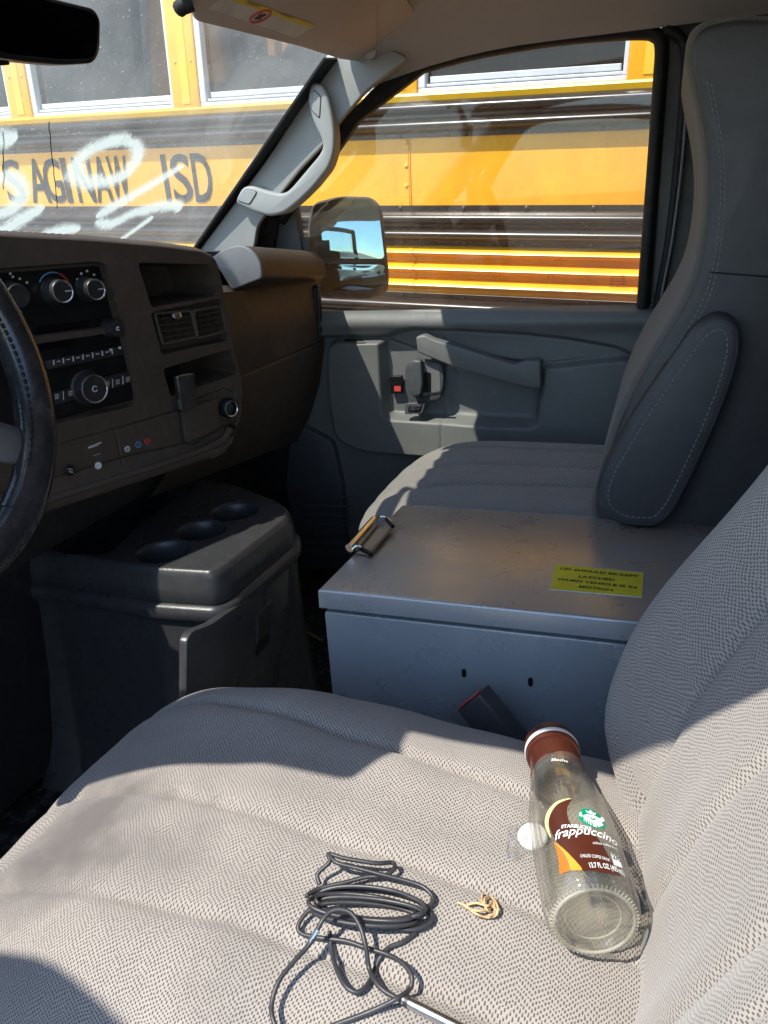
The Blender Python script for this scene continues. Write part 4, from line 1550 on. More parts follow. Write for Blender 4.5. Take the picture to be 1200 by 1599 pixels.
vent(((242, 489), (298, 485), (308, 526), (254, 537)), 5, 4, dash)
vent(((302, 485), (345, 478), (353, 517), (309, 528)), 5, 4, dash)
B().lathe([(0, .004), (.006, .0036), (.0085, .002), (.0085, -.003), (0, -.003)], ats(275, 491, -.004), (SN + Vector((0, 0, .5))), 20).build('vent_clip', 'silver', dash)
# lower switch row
for (x, y, col, rr) in ((199, 701, 'white_print', .0040), (216, 694, 'blue_print', .0046), (230, 689, 'red_print', .0044), (108, 734, 'dash_dark', .0075)):
    c = ats(x, y, .003)
    so_ = B().tube([c + (SU * math.cos(t) + Vector((0, 0, 1)) * math.sin(t)) * rr for t in np.linspace(0, 2 * math.pi, 18, endpoint=False)], .0008, 5, True).build('switch_symbol', col, dash)
    if col != 'dash_dark':
        for k in (-1, 0, 1):
            B().box(c + Vector((0, 0, k * rr * .45)), (rr * (1.2 - .3 * abs(k)), .0005, .0008), frame3(SU, SN, (0, 0, 1))).build('switch_stripe', col, so_)
    else:
        B().lathe([(rr, 0), (rr, .003), (rr * .8, .004), (0, .004)], c, SN, 18).build('switch_cap', 'black', so_)
        for k in range(4):
            B().box(c + SN * .0046 + SU * ((k % 2) - .5) * .003 + Vector((0, 0, .003 - k * .002)), (.0035, .0005, .0008), frame3(SU, SN, (0, 0, 1))).build('switch_stripe', 'white_print', so_)
for (x, y, t) in ((146, 697, '------'), (151, 709, '----')):
    a = ats(x, y, .003)
    text_on('panel_print', t, .0085, a, SU, (0, 0, 1), 'white_print', dash)
B().lathe([(.0055, 0), (.0055, .001), (0, .0012)], ats(153, 727, .003), SN, 16).build('airbag_lamp', 'white_print', dash)
B().prism(roundpoly([ats(x, y, .001) for x, y in ((138, 700), (158, 692), (158, 690), (138, 698))], .0003, 1), -SN * .0005, 0).build('panel_print', 'white_print', dash)
# phone holder clipped below the cubby
q = roundpoly([ats(x, y, .035) for x, y in ((277, 588), (305, 583), (308, 632), (285, 642))], .003, 3)
ph_ = B().prism(q, -SN * .012, .002, 2, 3).build('phone_holder', 'dash_dark', dash)
B().prism(roundpoly([ats(x, y, .024) for x, y in ((282, 636), (305, 628), (306, 636), (284, 645))], .002, 2), -SN * .020, .002, 2, 3).build('holder_foot', 'dash_dark', ph_)
B().prism(roundpoly([ats(x, y, .010) for x, y in ((284, 642), (340, 622), (344, 668), (291, 692))], .004, 3), -SN * .008, .002, 2, 3).build('adapter_plate', 'dash', dash)
B().lathe([(.0018, .001), (0, .001)], ats(302, 672, .0105), SN, 10).build('plate_screw', 'black', dash)
# power socket with its ring and hanging cap
c = ats(356, 637, .004)
sk = B().lathe([(.017, -.004), (.017, .006), (.015, .009), (.012, .009), (.011, -.012), (0, -.012)], c, SN, 28).build('power_socket', 'black', dash)
B().tube([c + SN * .0095 + (SU * math.cos(t) + Vector((0, 0, 1)) * math.sin(t)) * .0125 for t in np.linspace(0, 2 * math.pi, 28, endpoint=False)], .0013, 6, True).build('socket_ring', 'silver', sk)
B().lathe([(.0105, .002), (0, .003)], c, SN, 24).build('socket_plug', 'vinyl', sk)
c2 = ats(360, 671, .006)
B().lathe([(.011, 0), (.011, .004), (.008, .006), (0, .006)], c2, SN, 20).build('socket_cap', 'black', sk)
B().tube([c - Vector((0, 0, .014)), c2 + Vector((0, 0, .010))], .002, 6).build('cap_strap', 'black', sk)
# lower edge moulding of the stack
q = catmull([ats(x, y, .012) for x, y in ((-300, 885), (0, 805), (100, 772), (210, 738), (300, 708), (345, 688), (360, 668))], 6)
B().tube(q, .006, 8, flat=(1, .7)).build('lower_moulding', 'dash', dash, sharp=180)
B().tube(catmull([ats(x, y, .0) for x, y in ((330, 714), (347, 705), (360, 690), (364, 676))], 5), .0022, 6).build('edge_lip', 'hood', dash)
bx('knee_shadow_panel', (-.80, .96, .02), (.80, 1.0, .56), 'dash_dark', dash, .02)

# ------------------------------------------------------------------ steering wheel
wc = Vector((-.443, .62, .812))
wt = .28
wu, wv = Vector((1, 0, 0)), Vector((0, math.sin(wt), math.cos(wt)))
wnrm = wu.cross(wv)
wnrm = wnrm if wnrm.y < 0 else -wnrm
wheel = empty('steering_wheel', wc, 'black leather steering wheel with scuffed rim and laced inner edge', 'steering wheel')
RM, rm = .186, .0195
angs = np.linspace(0, 2 * math.pi, 97)[:-1]
B().tube([wc + (wu * math.cos(t) + wv * math.sin(t)) * RM for t in angs], rm, 20, True, up=tuple(wnrm)).build('rim', 'leather', wheel, sharp=180)
lace = B()
for t in np.arange(-.75, .75, .042):
    dirv = wu * math.cos(t) + wv * math.sin(t)
    tan = -wu * math.sin(t) + wv * math.cos(t)
    c = wc + dirv * (RM - rm * .80) + wnrm * rm * .58
    lace.tube([c + tan * .0026 + (dirv * .4 - wnrm * .3) * -.004, c + (wnrm - dirv) * .0010, c - tan * .0026 + (dirv * .4 - wnrm * .3) * .006], .0021, 6)
lo = lace.build('lacing', 'leather', wheel)
lo['kind'] = 'stuff'
for t in (.92, -.98):
    dirv = wu * math.cos(t) + wv * math.sin(t)
    tan = -wu * math.sin(t) + wv * math.cos(t)
    B().tube([wc + (wu * math.cos(t + e) + wv * math.sin(t + e)) * RM for e in (-.06, 0, .06)], rm * 1.06, 18, up=tuple(wnrm)).build('rim_joint', 'leather', wheel)
for t in (.30, -.62, math.pi - .30, math.pi + .62):
    dirv = wu * math.cos(t) + wv * math.sin(t)
    p0, p1 = wc + dirv * .05 - wnrm * .035, wc + dirv * (RM - .006)
    B().tube([p0, p0.lerp(p1, .5) - wnrm * .006, p1], [.034, .024, .019], 12, flat=(1, .35), up=tuple(wnrm)).build('spoke', 'hood' if t < .31 and t > -.7 else 'dash_dark', wheel, sharp=180)
B().lathe([(.0, .02), (.05, .016), (.075, .0), (.08, -.03), (.05, -.06), (.045, -.16), (0, -.16)], wc - wnrm * .03, wnrm, 36).build('hub', 'dash_dark', wheel)
B().tube([wc - wnrm * .08, wc - wnrm * .30], .04, 16).build('steering_column', 'black', wheel)
B().tube(catmull([wc - wnrm * .10 + wu * -.03, wc - wnrm * .08 + wu * -.13 + wv * .02, wc - wnrm * .06 + wu * -.22 + wv * .05], 5), [.007] * 6 + [.010] * 5, 10).build('turn_stalk', 'black', wheel)

# ------------------------------------------------------------------ engine cover with cup holders
con = empty('cup_holder_console', (.14, .75, 0), 'charcoal console with three cup holders under the dashboard', 'console')
ZT = .42
cx_ = [at(x, y, z=ZT) for x, y in ((70, 862), (228, 888), (330, 894), (348, 886), (452, 806), (453, 792), (436, 780), (372, 756), (300, 744))]
co = [(q.x, q.y) for q in cx_] + [(.40, 1.0), (.0, 1.0)]
co_r = [(v.x, v.y) for v in roundpoly([(a, b, 0) for a, b in co], [.01, .01, .02, .02, .02, .012, .012, .02, .02, .01, .01], 5)]
gx = np.linspace(-.06, .46, 430)
gy = np.linspace(.56, 1.0, 360)
Xg, Yg = np.meshgrid(gx, gy, indexing='ij')
dd = sdf(co_r, Xg, Yg)
Zt = ZT - .012 * np.clip((dd + .010) / .010, 0, 1) ** 2
holes = [((256, 860), .040), ((315, 827), .040), ((367, 798), .040)]
for (p, rad) in holes:
    q = at(*p, z=ZT)
    dist = np.hypot(Xg - q.x, Yg - q.y) - rad
    Zt -= .095 * sm(dist, .0022) + .003 * sm(dist - .004, .003)
tray = [(q.x, q.y) for q in roundpoly([at(x, y, z=ZT) for x, y in ((166, 864), (196, 836), (232, 806), (268, 780), (294, 764), (308, 748), (290, 738), (150, 742), (100, 862))], .012, 4)]
Zt -= .05 * sm(sdf(tray, Xg, Yg), .005)
lip = [(q.x, q.y) for q in roundpoly([at(x, y, z=ZT) for x, y in ((335, 872), (372, 850), (400, 826), (382, 822), (350, 838), (322, 852))], .01, 4)]
Zt -= .04 * np.clip(dd / .003, 0, 1)
kp = (dd < .006)
kf = kp[:-1, :-1] & kp[1:, :-1] & kp[1:, 1:] & kp[:-1, 1:]
gridmesh('console_top', np.stack([Xg, Yg, Zt], -1), 'console', con, sharp=70, keep=kf)
cen = Vector((sum(p[0] for p in co_r) / len(co_r), sum(p[1] for p in co_r) / len(co_r), 0))


def ring_at(z, grow, sh=(0, 0)):
    """console outline grown outwards by grow metres at height z"""
    out = []
    k = len(co_r)
    for i, p in enumerate(co_r):
        a, c = Vector(co_r[i - 1]), Vector(co_r[(i + 1) % k])
        t = (c - a).normalized()
        nrm = Vector((t.y, -t.x))
        if (Vector(p) - Vector((cen.x, cen.y))).dot(nrm) < 0:
            nrm = -nrm
        out.append(Vector((p[0] + nrm.x * grow + sh[0], p[1] + nrm.y * grow + sh[1], z)))
    return out


def loft(name, rings, mat, parent, sharp=50):
    n = len(rings[0])
    V = [v for r_ in rings for v in r_]
    F_ = []
    for k in range(len(rings) - 1):
        for i in range(n):
            j = (i + 1) % n
            F_.append((k * n + i, k * n + j, (k + 1) * n + j, (k + 1) * n + i))
    return pydata(name, V, F_, mat, parent, sharp=sharp)


loft('console_rim', [ring_at(ZT - .0125, .0005), ring_at(ZT - .030, .004), ring_at(ZT - .052, .006), ring_at(ZT - .055, .004)], 'console', con)
loft('console_shoulder', [ring_at(ZT - .055, .002), ring_at(ZT - .058, .011), ring_at(ZT - .064, .014), ring_at(ZT - .078, .014), ring_at(ZT - .084, .009), ring_at(ZT - .088, .004)], 'console', con)
loft('console_body', [ring_at(ZT - .086, .006), ring_at(ZT - .10, .004), ring_at(.20, .006, (-.012, -.005)), ring_at(.08, .012, (-.03, -.02)), ring_at(0, .03, (-.05, -.04))], 'console', con)
# hatch on the cab face of the console with its recessed pull
fy = min(p[1] for p in co_r)
pn = (0, 1, 0)


def atc(px, py, off=0.0):
    return atp(px, py, (0, fy - .0105 - off, .25), (0, 1, -.06))


hp_ = roundpoly([atc(x, y, .001) for x, y in ((291, 1110), (292, 1000), (300, 986), (330, 975), (400, 925), (452, 880), (452, 960), (440, 1030), (430, 1110))], .012, 4)
hatch = B().prism(hp_, (0, .012, 0), .003, 2, 1).build('hatch', 'console', con)
B().prism(roundpoly([atc(x, y, .0025) for x, y in ((402, 960), (427, 935), (424, 1005), (401, 1030))], .004, 3), (0, .004, 0), .001, 1, 1).build('pull_frame', 'console', hatch)
B().prism(roundpoly([atc(x, y, .0040) for x, y in ((405, 962), (424, 943), (422, 985), (403, 1005))], .003, 3), (0, .003, 0), .0005, 1, 1).build('pull_flap', 'dash_dark', hatch)
B().prism(roundpoly([atc(x, y, .0042) for x, y in ((403, 1006), (422, 987), (421, 1003), (402, 1026))], .003, 3), (0, .003, 0), .0005, 1, 1).build('pull_slot', 'black', hatch)

# driver side of the dash behind the wheel: body, instrument hood and dials
B().prism(roundpoly([(-.80, .86, .50), (-.80, .84, .80), (-.80, .88, .885), (-.80, 1.035, .83), (-.80, 1.035, .50)], .02, 4), (.47, 0, 0), .01, 2, 2).build('driver_dash_body', 'dash', dash)
clu = B().prism(roundpoly([(-.60, .842, .70), (-.34, .842, .70), (-.34, .842, .855), (-.60, .842, .855)], .02, 4), (0, .01, 0), .003, 2, 1).build('instrument_cluster', 'black', dash)
for cx0 in (-.53, -.41):
    B().tube([(cx0 + math.cos(t) * .045, .840, .775 + math.sin(t) * .045) for t in np.linspace(0, 2 * math.pi, 36, endpoint=False)], .002, 6, True).build('dial_ring', 'silver', clu)
    B().tube([(cx0, .839, .775), (cx0 - .025, .839, .752)], .0012, 6).build('dial_needle', 'red_print', clu)

# ================================================================== seats


def pillow(name, c, hw, n1, n2, mat, parent, deform=None, res=(70, 80, 22), rot=None):
    """rounded upholstered block: cube grid pulled onto a superellipsoid, then deformed; UVs in metres"""
    nx, ny, nz = res
    faces_v, faces_uv = [], []
    lin = [np.linspace(-1, 1, k + 1) for k in res]
    for ax in range(3):
        o = [i for i in range(3) if i != ax]
        a, b = np.meshgrid(lin[o[0]], lin[o[1]], indexing='ij')
        for sg in (-1, 1):
            P = np.zeros(a.shape + (3,))
            P[..., o[0]], P[..., o[1]], P[..., ax] = a, b, sg
            faces_v.append((P, ax, sg, o))
    allp, quads, uvs = [], [], []
    off = 0
    for P, ax, sg, o in faces_v:
        A, Bn = P.shape[:2]
        idx = off + np.arange(A * Bn).reshape(A, Bn)
        q = np.stack([idx[:-1, :-1], idx[1:, :-1], idx[1:, 1:], idx[:-1, 1:]], -1).reshape(-1, 4)
        flip = (sg > 0) == (ax == 1)
        if flip:
            q = q[:, ::-1]
        quads.append(q)
        allp.append(P.reshape(-1, 3))
        U = np.zeros((A * Bn, 2))
        pw = P.reshape(-1, 3) * np.array(hw)
        if ax == 2:
            U[:, 0], U[:, 1] = pw[:, 0], pw[:, 1]
        elif ax == 1:
            U[:, 0], U[:, 1] = pw[:, 0], pw[:, 2] + sg * hw[1]
        else:
            U[:, 0], U[:, 1] = pw[:, 2] + sg * hw[0], pw[:, 1]
        uvs.append(U)
        off += A * Bn
    allp = np.concatenate(allp)
    quads = np.concatenate(quads)
    uvs = np.concatenate(uvs)
    key = np.round(allp * 1e5).astype(np.int64)
    uq, first, inv = np.unique(key, axis=0, return_index=True, return_inverse=True)
    inv = inv.reshape(-1)
    p = allp[first]
    rxy = (np.abs(p[:, 0]) ** n1 + np.abs(p[:, 1]) ** n1) ** (1 / n1)
    rr_ = (rxy ** n2 + np.abs(p[:, 2]) ** n2) ** (1 / n2)
    mxv = np.abs(p).max(1)
    q = p / rr_[:, None] * mxv[:, None] ** 0
    q = q * np.array(hw)
    if deform is not None:
        q = deform(q)
    if rot is not None:
        q = q @ np.array(rot).T
    q = q + np.array(c)
    f = inv[quads]
    me = bpy.data.meshes.new(name)
    me.from_pydata(q.tolist(), [], f.tolist())
    l = me.uv_layers.new(name='UVMap')
    l.data.foreach_set('uv', uvs[quads.reshape(-1)].astype(np.float32).ravel())
    finish(me, mat, True, 180)
    ob = bpy.data.objects.new(name, me)
    S.collection.objects.link(ob)
    parent_fix(ob, parent)
    return ob, q, f


# ------------------------------------------------------------------ driver seat
dseat = empty('driver_seat', (-.455, .15, 0), 'stained grey woven driver seat in the foreground, half in sun', 'seat')
DC = np.array([-.462, .19, .345])


def cush(q):
    x, y, z = q[:, 0], q[:, 1], q[:, 2]
    up = np.clip(z / .09, 0, 1)
    X_, Y_ = x + DC[0], y + DC[1]
    # crown, side bolster, dip towards the backrest
    dz = .010 * (1 - (x / .25) ** 2) + .012 * np.exp(-((X_ + .285) / .05) ** 2) * np.clip((Y_ + .1) / .2, 0, 1)
    dz -= .014 * np.clip((.10 - Y_) / .18, 0, 1) ** 1.3
    dz -= .018 * np.clip((Y_ - .36) / .17, 0, 1) ** 2
    dz -= .022 * np.clip((X_ + .36) / .10, 0, 1) * np.clip((.30 - Y_) / .2, 0, 1)
    for xa, ka, dep, wd in ((-.335, -.10, .0070, .0050), (-.470, -.02, .0045, .0042), (-.575, .05, .0045, .0042)):
        ln = xa + ka * (.40 - Y_) + .02 * np.sin((Y_ - .1) * 6)
        d_ = X_ - ln
        dz -= dep * np.exp(-(d_ / wd) ** 2) - .0022 * np.exp(-((np.abs(d_) - .025) / .018) ** 2)
    dz += .0015 * np.sin(X_ * 41 + Y_ * 23) + .0012 * np.sin(X_ * 17 - Y_ * 57)
    out = q.copy()
    out[:, 2] += dz * up
    # lower edge tucked under
    out[:, 0] *= 1 - .06 * np.clip(-z / .1, 0, 1)
    return out


cushion, cq, cf = pillow('cushion', DC, (.247, .345, .105), 4.2, 3.4, 'seat', dseat, cush, (110, 150, 36))
bv = BVHTree.FromPolygons([Vector(v) for v in cq], [tuple(int(i) for i in f) for f in cf])


def on_seat(px, py, lift=0.0):
    o = Vector(CAM)
    d = Vector(ray(px, py)).normalized()
    hit = bv.ray_cast(o, d)
    p = hit[0] if hit[0] is not None else at(px, py, z=.44)
    if lift:
        # raised point that still shows at the same pixel
        p = p - d * (lift / max(.25, -d.z))
    return p


LEAN = Matrix.Rotation(R(29), 3, 'X')


def backd(q):
    x, y, z = q[:, 0], q[:, 1], q[:, 2]
    fr = np.clip(y / .06, 0, 1)
    dy = .060 * np.exp(-((x - .205) / .06) ** 2) + .03 * np.exp(-((x + .205) / .06) ** 2) - .008 * np.exp(-(x / .12) ** 2)
    dy += .008 * np.exp(-((z + .18) / .09) ** 2)
    for xa in (.135, .02, -.10, -.16):
        d_ = x - xa - .02 * np.sin(z * 5)
        dy -= .0060 * np.exp(-(d_ / .0045) ** 2) - .0022 * np.exp(-((np.abs(d_) - .024) / .016) ** 2)
    dy += .0014 * np.sin(x * 37 + z * 21)
    out = q.copy()
    out[:, 1] += dy * fr
    tap = 1 - .10 * np.clip((z - .05) / .35, 0, 1)
    out[:, 0] *= tap
    # lower corner rolls in towards the cushion
    out[:, 0] *= 1 - .10 * np.clip((-z - .22) / .14, 0, 1)
    return out


back, _, _ = pillow('backrest', (-.462, -.226, .69), (.240, .085, .36), 5.0, 4.2, 'seat', dseat, backd, (110, 36, 150), LEAN)
B().prism(roundpoly([Vector((-.228, *yz_)) for yz_ in ((-.03, .44), (-.055, .47), (-.235, .80), (-.36, 1.0), (-.46, 1.0), (-.26, .44))], .03, 5), (.016, 0, 0), .006, 3, 3).build('backrest_side', 'vinyl', dseat)
pillow('head_restraint', (-.462, -.50, 1.07), (.14, .06, .09), 3, 3, 'seat', dseat, None, (24, 14, 18), LEAN)
bx('seat_base', (-.66, -.12, .0), (-.27, .42, .27), 'dash_dark', dseat, .03, 3)
# piping along the passenger side edge of the cushion
# ------------------------------------------------------------------ passenger seat
pseat = empty('passenger_seat', (.44, .15, 0), 'shaded grey passenger seat with tall backrest and folded-up armrest', 'seat')
PC = np.array([.424, .188, .362])


def pcush(q):
    x, y, z = q[:, 0], q[:, 1], q[:, 2]
    up = np.clip(z / .08, 0, 1)
    X_, Y_ = x + PC[0], y + PC[1]
    dz = .012 * (1 - (x / .25) ** 2) + .010 * np.exp(-((x + .17) / .05) ** 2) - .02 * np.clip((Y_ - .30) / .17, 0, 1) ** 2
    for xa, ka in ((.30, .10), (.41, .03), (.52, -.02), (.60, -.1)):
        d_ = X_ - (xa + ka * (.4 - Y_))
        dz -= .007 * np.exp(-(d_ / .008) ** 2) - .004 * np.exp(-((np.abs(d_) - .026) / .018) ** 2)
    out = q.copy()
    out[:, 2] += dz * up
    return out


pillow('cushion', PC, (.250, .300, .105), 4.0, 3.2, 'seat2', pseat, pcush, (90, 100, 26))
fo = [at(x, y, x=.21) for x, y in ((932, 830), (921, 795), (934, 738), (957, 662), (989, 592), (1029, 526), (1060, 474), (1082, 420), (1096, 340), (1098, 262), (1090, 192), (1076, 122), (1071, 78), (1080, 47), (1104, 30), (1150, 22))]
bk = [Vector((.21, fo[-1].y - .10, fo[-1].z - .01)), Vector((.21, fo[-1].y - .17, .80)), Vector((.21, -.16, .42))]
prof_f = [Vector(v) for v in catmull(fo, 4)] + bk
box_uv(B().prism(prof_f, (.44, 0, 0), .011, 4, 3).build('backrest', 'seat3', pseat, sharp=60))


def inset(poly, amt, dx):
    out = []
    k = len(poly)
    c = sum(poly, Vector()) / k
    for i, p in enumerate(poly):
        t = poly[(i + 1) % k] - poly[i - 1]
        nrm = Vector((0, t.z, -t.y)).normalized()
        if (c - p).dot(nrm) < 0:
            nrm = -nrm
        out.append(p + nrm * amt + Vector((dx, 0, 0)))
    return out


fs2 = [at(x, y, x=.203) for x, y in ((941, 830), (930, 795), (943, 741), (967, 664), (999, 596), (1038, 531), (1070, 479), (1092, 425), (1105, 342), (1107, 263), (1099, 193), (1085, 123), (1081, 81), (1090, 52), (1112, 37), (1155, 29))]
prof_s = [Vector(v) for v in catmull(fs2, 4)] + [Vector((.203, fs2[-1].y - .08, fs2[-1].z - .01)), Vector((.203, fs2[-1].y - .15, .80)), Vector((.203, -.15, .43))]
B().prism(prof_s, (.02, 0, 0), .008, 4, 1).build('backrest_side', 'vinyl', pseat, sharp=60)
# seam across the side panel
B().tube(catmull([at(1110, 425, x=.2005), at(1150, 428, x=.2005), at(1200, 432, x=.2005), at(1240, 436, x=.2005)], 5), .0009, 6).build('side_seam', 'rubber', pseat)


def stitches(path, r=.0007, ln=.0042, gap=.0032, dx=-.0008):
    b = B()
    P = catmull(path, 8)
    acc, last = 0.0, P[0]
    cur = [P[0]]
    L = [0.0]
    for a, c in zip(P, P[1:]):
        L.append(L[-1] + (c - a).length)
    tot = L[-1]

    def pt(s):
        i = min(max(np.searchsorted(L, s) - 1, 0), len(P) - 2)
        t = (s - L[i]) / max(L[i + 1] - L[i], 1e-9)
        return P[i].lerp(P[i + 1], t) + Vector((dx, 0, 0))
    s = 0
    while s + ln < tot:
        b.tube([pt(s), pt(s + ln)], r, 5)
        s += ln + gap
    return b


for off_ in (0, 7):
    o = stitches([at(x + off_ * .9, y + off_ * .35, x=.2028) for x, y in ((950, 790), (963, 742), (987, 670), (1019, 604), (1057, 540), (1089, 488), (1111, 432), (1124, 345), (1126, 265), (1118, 195), (1105, 125))], .0006, .0045, .003).build('stitching', 'stitch', pseat)
    o['kind'] = 'stuff'
# folded-up armrest
ar = [at(x, y, x=.165) for x, y in ((1118, 491), (1143, 495), (1159, 515), (1160, 548), (1146, 602), (1118, 672), (1084, 745), (1056, 800), (1030, 826), (970, 824), (936, 800), (929, 770), (942, 730), (990, 648), (1046, 566), (1088, 508))]
arp = roundpoly(ar, .02, 5)
arm = B().prism(arp, (.040, 0, 0), .016, 5, 1).build('armrest', 'vinyl', pseat, sharp=180)
inn = inset(arp, .011, -.0005)
piping = inset(arp, .006, .0035)
B().tube(piping, .0022, 6, True).build('piping', 'vinyl_trim', arm)
inn2 = inset(roundpoly([at(x, y, x=.165) for x, y in ((1118, 491), (1143, 495), (1159, 515), (1160, 548), (1146, 602), (1118, 672), (1084, 745), (1056, 800), (1030, 826), (970, 824), (936, 800), (929, 770), (942, 730), (990, 648), (1046, 566), (1088, 508))], .02, 5), .0165, -.0002)
o = stitches(inn2 + [inn2[0]], .0007, .0045, .003, -.0002).build('stitching', 'stitch', arm)
o['kind'] = 'stuff'
bx('seat_base', (.24, -.10, 0), (.64, .40, .29), 'dash_dark', pseat, .03, 3)

# ------------------------------------------------------------------ grey steel box between the seats
ZB = .5
a0, b0 = at(497, 920, z=ZB), at(607, 787, z=ZB)
ex = (b0 - a0).normalized()
ey = Vector((ex.y, -ex.x, 0))                 # towards the rear
wid, lng = (b0 - a0).length, .56
LT = R(4.5)                                   # tilt added to turn the lid's reflection onto the yellow bus panel
LN = (ex * math.sin(LT) + Vector((0, 0, math.cos(LT)))).normalized()


def atl(px, py, lift=0.0):
    return atp(px, py, a0 + LN * lift, LN)


wid = (atl(607, 787) - a0).length
box = empty('steel_box', a0 + ex * wid / 2 + ey * lng / 2 - Vector((0, 0, ZB)), 'grey-blue steel box with scuffed hinged lid standing between the two seats', 'storage box')


def BXp(u, v, z):
    return Vector((a0.x, a0.y, 0)) + ex * u + ey * v + Vector((0, 0, z))


B().prism([BXp(.004, .004, .004), BXp(wid - .006, .004, .004), BXp(wid - .006, lng - .004, .004), BXp(.004, lng - .004, .004)], (0, 0, ZB - .036), .003, 2, 3).build('box_body', 'boxgrey', box)
lex = (ex * math.cos(LT) - Vector((0, 0, math.sin(LT)))).normalized()


def LD(u, v, h):
    return a0 + lex * u + ey * v + LN * h


lid = B().prism([LD(0, 0, -.024), LD(wid, 0, -.024), LD(wid, lng, -.024), LD(0, lng, -.024)], LN * .024, .0035, 3, 2).build('lid', 'lidgrey', box)
fl = (a0 + ex * .004) @ ex
nfx = -ex
for (x, y) in ((725, 1051), (829, 1065)):
    c = atp(x, y, BXp(.004, .1, .3), ex)
    pts = [c + ey * math.cos(t) * .0028 + Vector((0, 0, 1)) * (math.sin(t) * .0028 + (.0030 if math.sin(t) > 0 else -.0030)) - ex * .0008 for t in np.linspace(0, 2 * math.pi, 20, endpoint=False)]
    B().prism(pts, ex * .003, 0).build('slot', 'black', box)
B().tube([LD(wid + .002, .02, -.004), LD(wid + .002, lng - .02, -.004)], .004, 8).build('hinge', 'boxgrey', lid)
st_ = [atl(x, y, .0006) for x, y in ((867, 881), (1005, 895), (1003, 933), (860, 921))]
stk = B().prism(st_, LN * .0004, 0).build('warning_label', 'yellow_sticker', lid, smooth=False)
# white rim of the label
B().tube(st_, .0007, 4, True).build('label_edge', 'paper', stk)
tx = (st_[1] - st_[0]).normalized()
ty = LN.cross(tx)
ty = ty if ty.x > 0 else -ty
for t_, (x, y) in (('LID SHOULD BE KEPT', (935, 894)), ('LATCHED', (932, 903)), ('WHEN VEHICLE IS IN', (932, 911)), ('MOTION', (931, 919))):
    text_on('label_print', t_, .0098, atl(x, y, .0012), tx, ty, 'black_print', stk, .0002, .98, lift=.0002)
# draw latch on the front corner of the lid
lt = empty('lid_latch', atl(580, 840), 'rusty chrome draw latch lying on the front end of the box lid', 'latch')
lp = roundpoly([atl(x, y, .002) for x, y in ((556, 864), (584, 822), (608, 828), (580, 868))], .003, 2)
B().prism(lp, LN * .002, .0006, 1, 2).build('base_plate', 'rusty', lt)
B().tube([atl(546, 856, .010), atl(585, 812, .010)], .0062, 14, flat=(1, .8)).build('lever', 'chrome', lt)
B().tube([atl(575, 864, .006), atl(611, 824, .006)], .0034, 10).build('catch_bar', 'rusty', lt)
B().prism([atl(x, y, .005) for x, y in ((552, 858), (587, 816), (592, 819), (558, 861))], LN * .004, .0008, 1).build('lever_flange', 'rusty', lt)
B().tube(catmull([atl(585, 812, .012), atl(593, 807, .014), atl(603, 808, .014), atl(611, 815, .012)], 5), .0017, 8).build('wire_bail', 'chrome', lt)
B().tube(catmull([atl(550, 858, .010), atl(556, 853, .014), atl(564, 854, .013), atl(572, 862, .010)], 5), .0017, 8).build('wire_bail', 'chrome', lt)
B().tube([atl(604, 811, .013), atl(614, 822, .010)], .0032, 8).build('wire_sleeve', 'black', lt)
B().tube([atl(565, 857, .013), atl(580, 866, .010)], .0032, 8).build('wire_sleeve', 'black', lt)

# ------------------------------------------------------------------ seat belt buckle beside the box
bk_ = empty('belt_buckle', at(790, 1150, x=-.185), 'dark grey seat belt buckle with a red release button, against the box', 'seat belt buckle')
nf = [at(x, y, x=-.193) for x, y in ((713, 1112), (748, 1084), (840, 1196), (792, 1210))]
ev = at(765, 1067, x=-.172) - at(748, 1084, x=-.193)
B().prism(nf, ev, .0035, 3, 3).build('buckle_body', 'buckle', bk_, sharp=60)
e0, e1 = nf[0], nf[1]
ax_ = (nf[1] - nf[2]).normalized()
B().prism([e0.lerp(e1, .06) + ev * .02 + ax_ * .0006, e0.lerp(e1, .94) + ev * .02 + ax_ * .0006, e0.lerp(e1, .94) + ev * .45 + ax_ * .0006, e0.lerp(e1, .06) + ev * .45 + ax_ * .0006], ax_ * .0016, .0005, 1).build('release_button', 'red_print', bk_)
B().tube([nf[2].lerp(nf[3], .5) + ev * .5, nf[2].lerp(nf[3], .5) + ev * .5 + Vector((.01, -.03, -.12))], .012, 10, flat=(1, .3)).build('buckle_stalk', 'rubber', bk_)

# ------------------------------------------------------------------ glass coffee bottle lying on the seat
b_base = at(929, 1440, d=.487)
b_cap = at(859, 1160, d=.670)
ba = (b_cap - b_base).normalized()
BL = (b_cap - b_base).length
bottle = empty('glass_bottle', b_base, 'empty clear glass coffee drink bottle with brown cap lying on the driver seat', 'bottle')
k_ = BL / .190
BPROF = [(.0, .006), (.016, .0045), (.022, .0025), (.0255, .0006), (.0285, 0), (.0315, .0016), (.0335, .005), (.0343, .010), (.0345, .020), (.0345, .050), (.0342, .072), (.0333, .090), (.0315, .106), (.0290, .120), (.0262, .132), (.0236, .143), (.0216, .152), (.0204, .159), (.0199, .166), (.0199, .172)]
BPROF = [(r_ * (.90 if t_ < .13 else .90 + .10 * min(1, (t_ - .13) / .03)), t_ * k_) for r_, t_ in BPROF]
fine = []
for (r0, t0), (r1, t1) in zip(BPROF, BPROF[1:]):
    for j in range(3):
        fine.append((r0 + (r1 - r0) * j / 3, t0 + (t1 - t0) * j / 3))
fine.append(BPROF[-1])
gb = B().lathe(fine, b_base, ba, 64).build('glass_body', 'glass_bottle', bottle, sharp=180)
inner = [(0, .011 * k_), (.015, .009 * k_), (.023, .006 * k_), (.0268, .010 * k_), (.0283, .02 * k_)] + [(r_ - .0026, t_) for r_, t_ in BPROF if t_ > .045 * k_]
